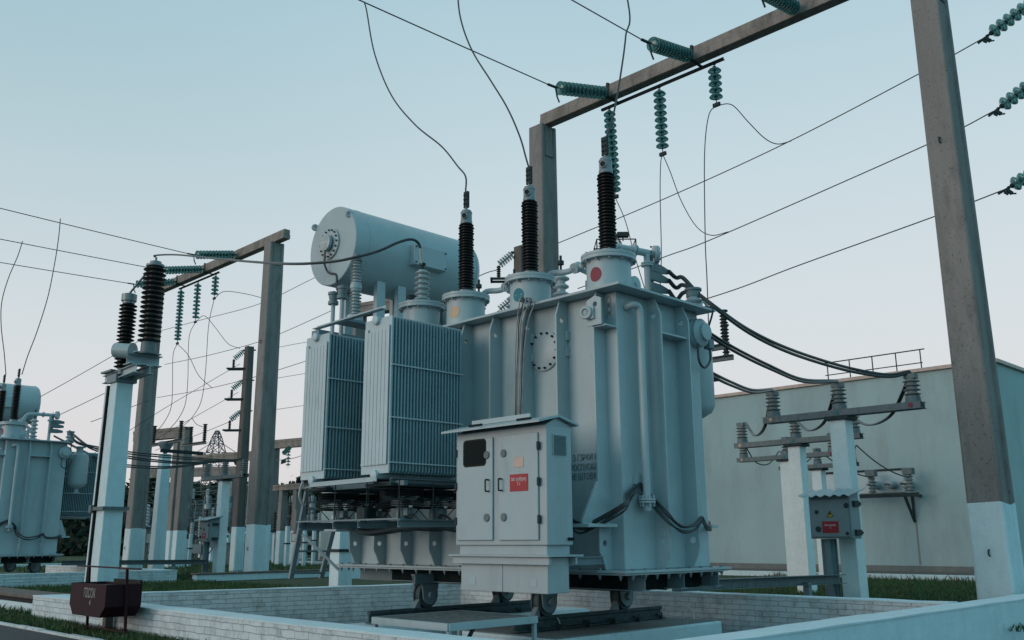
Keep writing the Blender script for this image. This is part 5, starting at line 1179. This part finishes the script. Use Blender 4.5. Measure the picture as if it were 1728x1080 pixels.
# ------------------------------------------------------------------ far yard, left
def beam_portal(label, pl, pr, d0, d1, zt, hb, cols, cw, g='distant concrete portals'):
    a, c = at(pl, 800, d=d0), at(pr, 800, d=d1); t = thing('portal_frame', label, 'portal', ((a.x+c.x)/2, (a.y+c.y)/2, 0), g)
    b = MB(); b.bar((a.x, a.y, zt), (c.x, c.y, zt), .40, hb); b.bar((a.x, a.y, zt+hb*.35), (c.x, c.y, zt+hb*.35), .46, hb*.3); b.build('beam', CONCB, t)
    for f in cols:
        p = a.lerp(c, f); col = MB().frus((p.x, p.y), cw*.94, cw*.94, 1.7, (p.x, p.y), cw*.85, cw*.85, zt-hb/2-.004).build('column', CONC, t, bev=.02); MB().frus((p.x, p.y), cw, cw, -.2, (p.x, p.y), cw*.95, cw*.95, 1.7).build('painted_base', WHITE, col, bev=.02)
    return t
q = at(262, 729, d=44); beam_portal('concrete portal with thick beam end, just right of the left gantry far column', 225, 312, 47, 45, at(312, 729, d=45).z, .50, (.985, .86), .26)
q = at(365, 773, d=56); beam_portal('long concrete beam crossing before the lattice tower', 316, 432, 57, 54, at(365, 774, d=56).z, .50, (.02, .98), .28)
beam_portal('lower long concrete beam, behind the white posts on the left', 246, 400, 66, 64, at(330, 797, d=65).z, .62, (.35, .97), .30)
beam_portal('concrete beam end just left of the back radiator', 455, 560, 58, 55, at(484, 748, d=57).z, .52, (.05, .95), .32)
beam_portal('low pale portal with two columns, left of the ladder', 466, 520, 50, 48, at(488, 822, d=49).z, .30, (.26, .70), .20)
hs = make_string('insulator_string', at(487, 757, d=57), at(486, 790, d=57), 5, .30, 'small hanging glass string under the beam left of the back radiator', 'small far strings')
hs2 = make_string('insulator_string', at(490, 754, d=57), at(478, 766, d=56), 5, .30, 'small slanted glass string under the beam left of the back radiator', 'small far strings')
def lattice(b, c, zs, ws, r):
    n = len(zs)
    P = [[V((c[0]+i*wd, c[1]+j*wd, z)) for i, j in ((-1, -1), (1, -1), (1, 1), (-1, 1))] for z, wd in zip(zs, ws)]
    for k in range(n-1):
        for i in range(4):
            i2 = (i+1) % 4; b.tube([P[k][i], P[k+1][i]], r*1.4, 4, False); b.tube([P[k][i], P[k+1][i2]], r, 4, False); b.tube([P[k][i2], P[k+1][i]], r, 4, False); b.tube([P[k+1][i], P[k+1][i2]], r, 4, False)
    return P
lt = thing('lattice_tower', 'steel lattice line tower above the trees in the left distance', 'tower', at(355, 900, d=92))
lc = at(355, 900, d=92); ztop = at(355, 727, d=92).z; zarm = at(355, 764, d=92).z
b = MB(); zs = [0, 1.2, 2.4, 3.6, 4.8, 6.0, 7.2, 8.4, zarm]; lattice(b, lc, zs, [1.05-.03*i for i in range(9)], .035); b.build('body', LAT, lt)
b = MB(); lattice(b, lc, [zarm, zarm+.9, zarm+1.6, ztop], [.70, .50, .32, .12], .035); b.build('head', LAT, lt)
b = MB(); e = V((.71, -.70, 0)); o = V((lc.x, lc.y, 0))
for s_ in (-1, 1):
    for z1 in (zarm, zarm-.9, zarm-3.0): b.tube([o+e*s_*.6+V((0, 0, zarm+.9 if z1 == zarm else z1+.7)), o+e*s_*2.0+V((0, 0, z1))], .04, 4); b.tube([o+e*s_*.6+V((0, 0, z1)), o+e*s_*2.0+V((0, 0, z1))], .04, 4)
b.build('cross_arms', LAT, lt)
for px, d_, zt_, lb in ((396, 70, None, 'thin lightning mast left of the left gantry near column'),):
    p = at(px, 900, d=d_); zt_ = at(px, 715, d=d_).z; t = thing('lightning_mast', lb, 'mast', (p.x, p.y, 0))
    MB().tube([(p.x, p.y, 0), (p.x, p.y, zt_-3), (p.x, p.y, zt_)], [.16, .11, .02], 8).build('rod', LAT, t)
fm = thing('floodlight_mast', 'lattice floodlight mast with railed platform, right of the red-dot bushing', 'mast', at(1048, 900, d=70))
mc_ = at(1048, 900, d=70); zt_, zl, zp_ = at(1048, 320, d=70).z, at(1048, 392, d=70).z, at(1048, 434, d=70).z
b = MB(); lattice(b, mc_, [0, 4, 8, 12, 16, 20, zp_-1.2, zp_], [1.0, .95, .9, .8, .7, .62, .55, .5], .04); zz = [zp_+(zl-zp_)*i/5 for i in range(6)]; lattice(b, mc_, zz, [.42, .52, .60, .52, .36, .22], .03); b.build('lattice', LAT, fm)
b = MB(); b.tube([(mc_.x, mc_.y, zp_), (mc_.x, mc_.y, zl+.3), (mc_.x, mc_.y, at(1048, 345, d=70).z)], .12, 8); b.tube([(mc_.x, mc_.y, at(1048, 345, d=70).z), (mc_.x, mc_.y, zt_)], .03, 6); b.build('rod', LAT, fm)
b = MB(); u = V((RT.x, RT.y, 0)); v_ = V((FH.x, FH.y, 0)); o = V((mc_.x, mc_.y, 0))
def pl(a, c, z): return o+u*a+v_*c+V((0, 0, z))
zf0, zf1 = zp_, zp_+1.1
cs = [(-1.3, -1.2), (1.75, -1.2), (1.75, 1.2), (-1.3, 1.2)]
for (a, c), (d_, e_) in zip(cs, cs[1:]+cs[:1]):
    for z in (zf0, zf0+.55, zf1): b.tube([pl(a, c, z), pl(d_, e_, z)], .05 if z != zf0+.55 else .025, 4)
    b.tube([pl(a, c, zf0), pl(a, c, zf1)], .05, 4)
b.build('platform_railing', STEEL, fm)
b = MB(); q = pl(.75, -1.2, zf1+.35); b.bar(q-u*.45, q+u*.45, .5, .35); b.tube([q, q-V((0, 0, .5))], .05, 4); b.build('floodlight', STEEL, fm)
beam_portal('brown concrete column and beam seen under the conservator', 590, 760, 31, 29, at(620, 513, d=30).z, .40, (.03, .9), .27)
# disconnector frame, white posts, kiosk
def disconnector(px, d_, label, ysc=1.0):
    t = thing('disconnector', label, 'disconnector', at(px, 905, d=d_), 'disconnector frames'); o = at(px, 905, d=d_); o.z = 0
    u = V((RT.x, RT.y, 0)); zt = at(px, 838, d=d_).z; zl = at(px, 892, d=d_).z
    b = MB(); b.bar(o-u*1.5+V((0, 0, zl)), o+u*1.5+V((0, 0, zl)), .3, .22); b.bar(o-u*1.5+V((0, 0, zl-.45)), o+u*1.5+V((0, 0, zl-.45)), .2, .15); b.build('frame', STEEL, t)
    for k in (-1.25, 0, 1.25):
        c = o+u*k; b = MB(); b.bar(c+V((0, 0, zl+.1)), c+V((0, 0, zt)), .12, .12); b.bar(c+u*.34+V((0, 0, zl+.1)), c+u*.34+V((0, 0, zt)), .10, .10); b.build('upright', GALV, t)
        b = MB(); b.lathe(c+u*.17+V((0, 0, zt-.75)), Z, [(.10, 0), (.2, .03), (.2, .3), (.08, .38), (.12, .5), (.12, .8)], 12); b.build('pole_head', GREYP, t)
        post_ins(GREYP, c+u*.17+V((0, 0, zl+.1)), Z, max(.3, zt-zl-.95), .14, 6, 'post_insulator', t, n=12)
    for k in (-.9, .9): p = o+u*k; MB().frus((p.x, p.y), .18, .18, -.2, (p.x, p.y), .17, .17, zl-.55).build('leg', WHITE, t)
disconnector(342, 56, 'three-pole disconnector frame right of the twin concrete columns')
disconnector(487, 60, 'three-pole disconnector frame behind the ladder, left of the radiators')
for px, d_, wpx, top, sg, lb in ((322, 46, 6.5, 902, 0, 'short white post under the disconnector frame'), (348, 50, 5, 915, 0, 'thin white post right of the disconnector frame'), (372, 44, 8, 800, 1, 'grey pillar with white foot behind the box post at left'),
    (485, 46, 8.5, 888, 0, 'short white post left of the ladder'), (499, 46, 9, 860, 2, 'white footed column with red framed notice, behind the ladder'), (514, 46, 7, 885, 0, 'short white post between the ladder stringers'), (452, 47, 6, 893, 0, 'short white post beside the left gantry near column'), (530, 48, 7, 880, 0, 'short white post inside the ladder'),
    (577, 21, 36, 870, 0, 'stout white post at the corner of the transformer, right of the ladder')):
    p = at(px, 905, d=d_); hw = wpx/CF*d_/2*.75; zt_ = at(px, top, d=d_).z; t = thing('white_post', lb, 'post', (p.x, p.y, 0), 'small white posts')
    if sg == 0:
        MB().frus((p.x, p.y), hw, hw, -.2, (p.x, p.y), hw*.95, hw*.95, zt_).build('post', WHITE, t, bev=.01)
    else:
        MB().frus((p.x, p.y), hw*.95, hw*.95, 1.5, (p.x, p.y), hw*.85, hw*.85, zt_).build('post', CONC, t, bev=.01); MB().frus((p.x, p.y), hw, hw, -.2, (p.x, p.y), hw*.96, hw*.96, 1.5).build('painted_base', WHITE, t, bev=.01)
    MB().box(p.x-hw-.03, p.x+hw+.03, p.y-hw-.03, p.y+hw+.03, zt_*.55, zt_*.55+.06).build('band', STEEL, t)
    if sg == 2:
        q = at(px-3, 907, d=d_-.6); MB().bar(q-u*.13, q+u*.13, .02, .42).build('notice_frame', REDP, t); MB().bar(q-u*.10-v_*.015, q+u*.10-v_*.015, .02, .34).build('notice', LETW, t)
kq = at(392, 905, d=44); t = thing('switch_kiosk', 'grey metal kiosk between the box post and the left gantry column', 'kiosk', (kq.x, kq.y, 0))
MB().bar(kq-u*.62+V((0, 0, .62-kq.z)), kq+u*.62+V((0, 0, .62-kq.z)), .8, .95).build('body', GALV, t, bev=.02); MB().bar(kq-u*.64+V((0, 0, .06-kq.z)), kq+u*.64+V((0, 0, .06-kq.z)), .84, .16).build('base', STEEL, t)
MB().bar(kq-u*.68+V((0, 0, 1.12-kq.z)), kq+u*.68+V((0, 0, 1.12-kq.z)), .95, .05).build('roof', PAINTD, t)
lp = at(400, 905, d=60); t = thing('street_lamp', 'slim lamp post with curved arm left of the bracket pole', 'lamp post', (lp.x, lp.y, 0))
zl_ = at(400, 835, d=60).z; MB().tube([(lp.x, lp.y, 0), (lp.x, lp.y, zl_)], [.16, .11], 8).build('post', WOOD, t)
MB().tube(smooth([V((lp.x, lp.y, zl_)), V((lp.x, lp.y, zl_+.35))+u*.05, V((lp.x, lp.y, zl_+.55))+u*.35, V((lp.x, lp.y, zl_+.6))+u*.5]), .035, 6).build('arm', LAT, t); q = V((lp.x, lp.y, zl_+.6))+u*.62; MB().bar(q-u*.2, q+u*.2, .14, .1).build('lamp_head', GREYP, t, bev=.02)
# small equipment on the far lawns: bays of bus supports, to fill the yard between the columns
rnd = random.Random(11)
for i in range(20):
    px = 232+i*16.5+rnd.uniform(-6, 6)
    d_ = rnd.uniform(58, 84); p = at(px, 905, d=d_); h = rnd.uniform(1.9, 2.7); t = thing('bus_support', ['pale', 'grey', 'slim', 'stout', 'plain'][i % 5] + ' bus support post, number %s from the left in the far yard' % ['one', 'two', 'three', 'four', 'five', 'six', 'seven', 'eight', 'nine', 'ten', 'eleven', 'twelve', 'thirteen', 'fourteen', 'fifteen', 'sixteen', 'seventeen', 'eighteen', 'nineteen', 'twenty'][i], 'bus support', (p.x, p.y, 0), 'far bus supports')
    MB().frus((p.x, p.y), .17, .17, -.2, (p.x, p.y), .15, .15, h).build('post', WHITE if i % 3 else CONC, t)
    MB().bar(V((p.x, p.y, h+.06))-u*1.2, V((p.x, p.y, h+.06))+u*1.2, .14, .12).build('arm', STEEL, t)
    for k in (-1, 0, 1):
        q = V((p.x, p.y, h+.12))+u*k; post_ins(GREYP if i % 2 else DARKP, q, Z, .9, .13, 7, 'post_insulator', t, n=10)
    MB().tube([V((p.x, p.y, h+1.05))-u*3.0, V((p.x, p.y, h+1.05))+u*3.0], .035, 6).build('bus_tube', LAT, t)
rnd = random.Random(23)
for i, (px, d_) in enumerate(((258, 50), (283, 53), (296, 47), (335, 50), (359, 48), (368, 55), (409, 52), (474, 52), (506, 54), (524, 51))):
    p = at(px, 905, d=d_); h = rnd.uniform(1.3, 1.9); t = thing('instrument_stand', 'low white stand with a grey instrument head, ' + ['first', 'second', 'third', 'fourth', 'fifth', 'sixth', 'seventh', 'eighth', 'ninth', 'tenth'][i] + ' from the left in the middle yard', 'instrument stand', (p.x, p.y, 0), 'instrument stands')
    for k in (-.32, .32): q = V((p.x, p.y, 0))+u*k; MB().frus((q.x, q.y), .10, .10, -.2, (q.x, q.y), .10, .10, h).build('leg', WHITE if i % 3 else CONC, t)
    MB().bar(V((p.x, p.y, h+.05))-u*.6, V((p.x, p.y, h+.05))+u*.6, .3, .1).build('frame', STEEL, t)
    for k in (-.38, .05, .42): q = V((p.x, p.y, h+.1))+u*k; post_ins((GREYP, DARKP, GREYI)[i % 3], q, Z, rnd.uniform(.7, 1.2), .11, 7, 'post_insulator', t, n=10)
    MB().bar(V((p.x, p.y, h-.5))-u*.25-v_*.1, V((p.x, p.y, h-.5))+u*.25-v_*.1, .2, .45).build('drive_box', BOXP, t)
    MB().tube([V((p.x, p.y, h*.2))-u*.3, V((p.x, p.y, h*.8))+u*.3], .025, 4).build('brace', LAT, t)
for i, (a_, c_) in enumerate((((250, 830), (420, 822)), ((250, 848), (420, 846)), ((255, 868), (425, 872)), ((466, 776), (520, 764)), ((466, 850), (525, 846)), ((466, 868), (530, 866)))):
    wire(sag(at(*a_, d=52), at(*c_, d=50), .12), .018, 'thin bus wire low across the left yard, ' + ['first from the top, left group', 'second from the top, left group', 'third from the top, left group', 'highest one right of the gantry column', 'middle one right of the gantry column', 'lowest one right of the gantry column'][i], LAT, 5, 'wire', 'yard bus wires')
for i in range(5):
    z = 2.6+i*.45; wire(sag(at(250, 905, d=70)*1.0+V((0, 0, z)), at(410, 905, d=64)+V((0, 0, z+.2)), .25), .022, 'thin far bus wire in front of the dark trees, %s' % ['lowest', 'second from below', 'middle height', 'second from above', 'highest'][i], LAT, 5, 'wire', 'far bus wires')

for px, d_, w_, top_, lb in ((304, 57, .55, 842, 'low lattice stand behind the twin concrete columns'), (333, 62, .6, 846, 'low lattice stand left of the disconnector frame'), (376, 66, .6, 850, 'low lattice stand behind the grey kiosk'), (468, 64, .5, 842, 'low lattice stand right of the left gantry')):
    p = at(px, 905, d=d_); t = thing('lattice_stand', lb, 'lattice stand', (p.x, p.y, 0), 'lattice stands'); zt_ = at(px, top_, d=d_).z
    b = MB(); lattice(b, p, [0, zt_*.25, zt_*.5, zt_*.75, zt_], [w_, w_*.95, w_*.9, w_*.85, w_*.8], .03); b.build('lattice', GALV, t)
    for k in (-.8, .8): q = V((p.x, p.y, zt_))+u*k*w_; post_ins(GREYP, q, Z, .8, .13, 6, 'post_insulator', t, n=10)
    MB().bar(V((p.x, p.y, zt_-.03))-u*1.2, V((p.x, p.y, zt_-.03))+u*1.2, .12, .08).build('arm', STEEL, t)
# ------------------------------------------------------------------ trees in the distance
def tree(c, h, r, seed, label):
    rnd = random.Random(seed); t = thing('tree', label, 'tree', c, 'distant trees')
    b = MB(); b.tube([(c.x, c.y, -.2), (c.x+.1, c.y, h*.35), (c.x, c.y+.1, h*.75)], [.28, .2, .06], 8)
    blobs = []
    for i in range(16):
        a = rnd.uniform(0, 2*PI); f = rnd.uniform(.22, .97); rr = r*(1-abs(f-.5)*1.1)*rnd.uniform(.35, 1.0)
        p = V((c.x+rr*math.cos(a), c.y+rr*math.sin(a), h*f)); blobs.append((p, r*rnd.uniform(.22, .44)))
        b.tube([(c.x, c.y, h*f*.7), p], [.07, .02], 5)
    b.build('trunk', BARK, t)
    vs = []; fs = []
    for p, br in blobs:
        for _ in range(330):
            d = V((rnd.gauss(0, 1), rnd.gauss(0, 1), rnd.gauss(0, 1))).normalized()*br*rnd.uniform(.45, 1.08); q = p+V((d.x, d.y, d.z*.8))
            n = V((rnd.gauss(0, 1), rnd.gauss(0, 1), rnd.gauss(0, 1)+.6)).normalized(); a_ = n.orthogonal().normalized(); b_ = n.cross(a_); s_ = rnd.uniform(.14, .34); o = len(vs)
            vs += [q-a_*s_, q+b_*s_*.6, q+a_*s_, q-b_*s_*.6]; fs.append((o, o+1, o+2, o+3))
    mb = MB(); mb.v = vs; mb.f = fs; mb.build('crown', LEAF, t, smooth=False)
TL = ['at the left end of the dark tree row', 'second in the row, behind the insulator stand', 'third in the row, left of the lattice tower', 'just left of the lattice tower foot', 'behind the lattice tower', 'right of the lattice tower', 'behind the box post of the left bay', 'behind the left gantry near column', 'left of the tallest tree by the radiators', 'tallest of the row, beside the back radiator', 'behind the ladder', 'low one behind the fans']
for i, px in enumerate((200, 238, 272, 300, 328, 362, 395, 432, 470, 497, 540, 600)):
    d_ = (96, 88, 102, 92, 108, 98, 90, 104, 96, 88, 100, 95)[i]; c = at(px, 905, d=d_); c.z = 0
    tp = at(px, (822, 815, 812, 820, 822, 816, 822, 830, 836, 800, 822, 830)[i], d=d_).z
    tree(c, tp, tp*.42+.5, 40+i, 'dark tree ' + TL[i])
u_ = thing('hedge', 'dark low undergrowth along the foot of the distant trees', 'undergrowth', at(350, 905, d=86)); u_['kind'] = 'stuff'
rnd = random.Random(77); vs = []; fs = []
for _ in range(34000):
    q = at(rnd.uniform(90, 700), 905, d=rnd.uniform(82, 116)); q.z = abs(rnd.gauss(0, 2.3)); n = V((rnd.gauss(0, 1), rnd.gauss(0, 1), rnd.gauss(0, 1)+.4)).normalized(); a_ = n.orthogonal().normalized(); b_ = n.cross(a_); s_ = rnd.uniform(.2, .5); o = len(vs)
    vs += [q-a_*s_, q+b_*s_*.6, q+a_*s_, q-b_*s_*.6]; fs.append((o, o+1, o+2, o+3))
mb = MB(); mb.v = vs; mb.f = fs; mb.build('undergrowth_leaves', LEAF, u_, smooth=False)['kind'] = 'stuff'
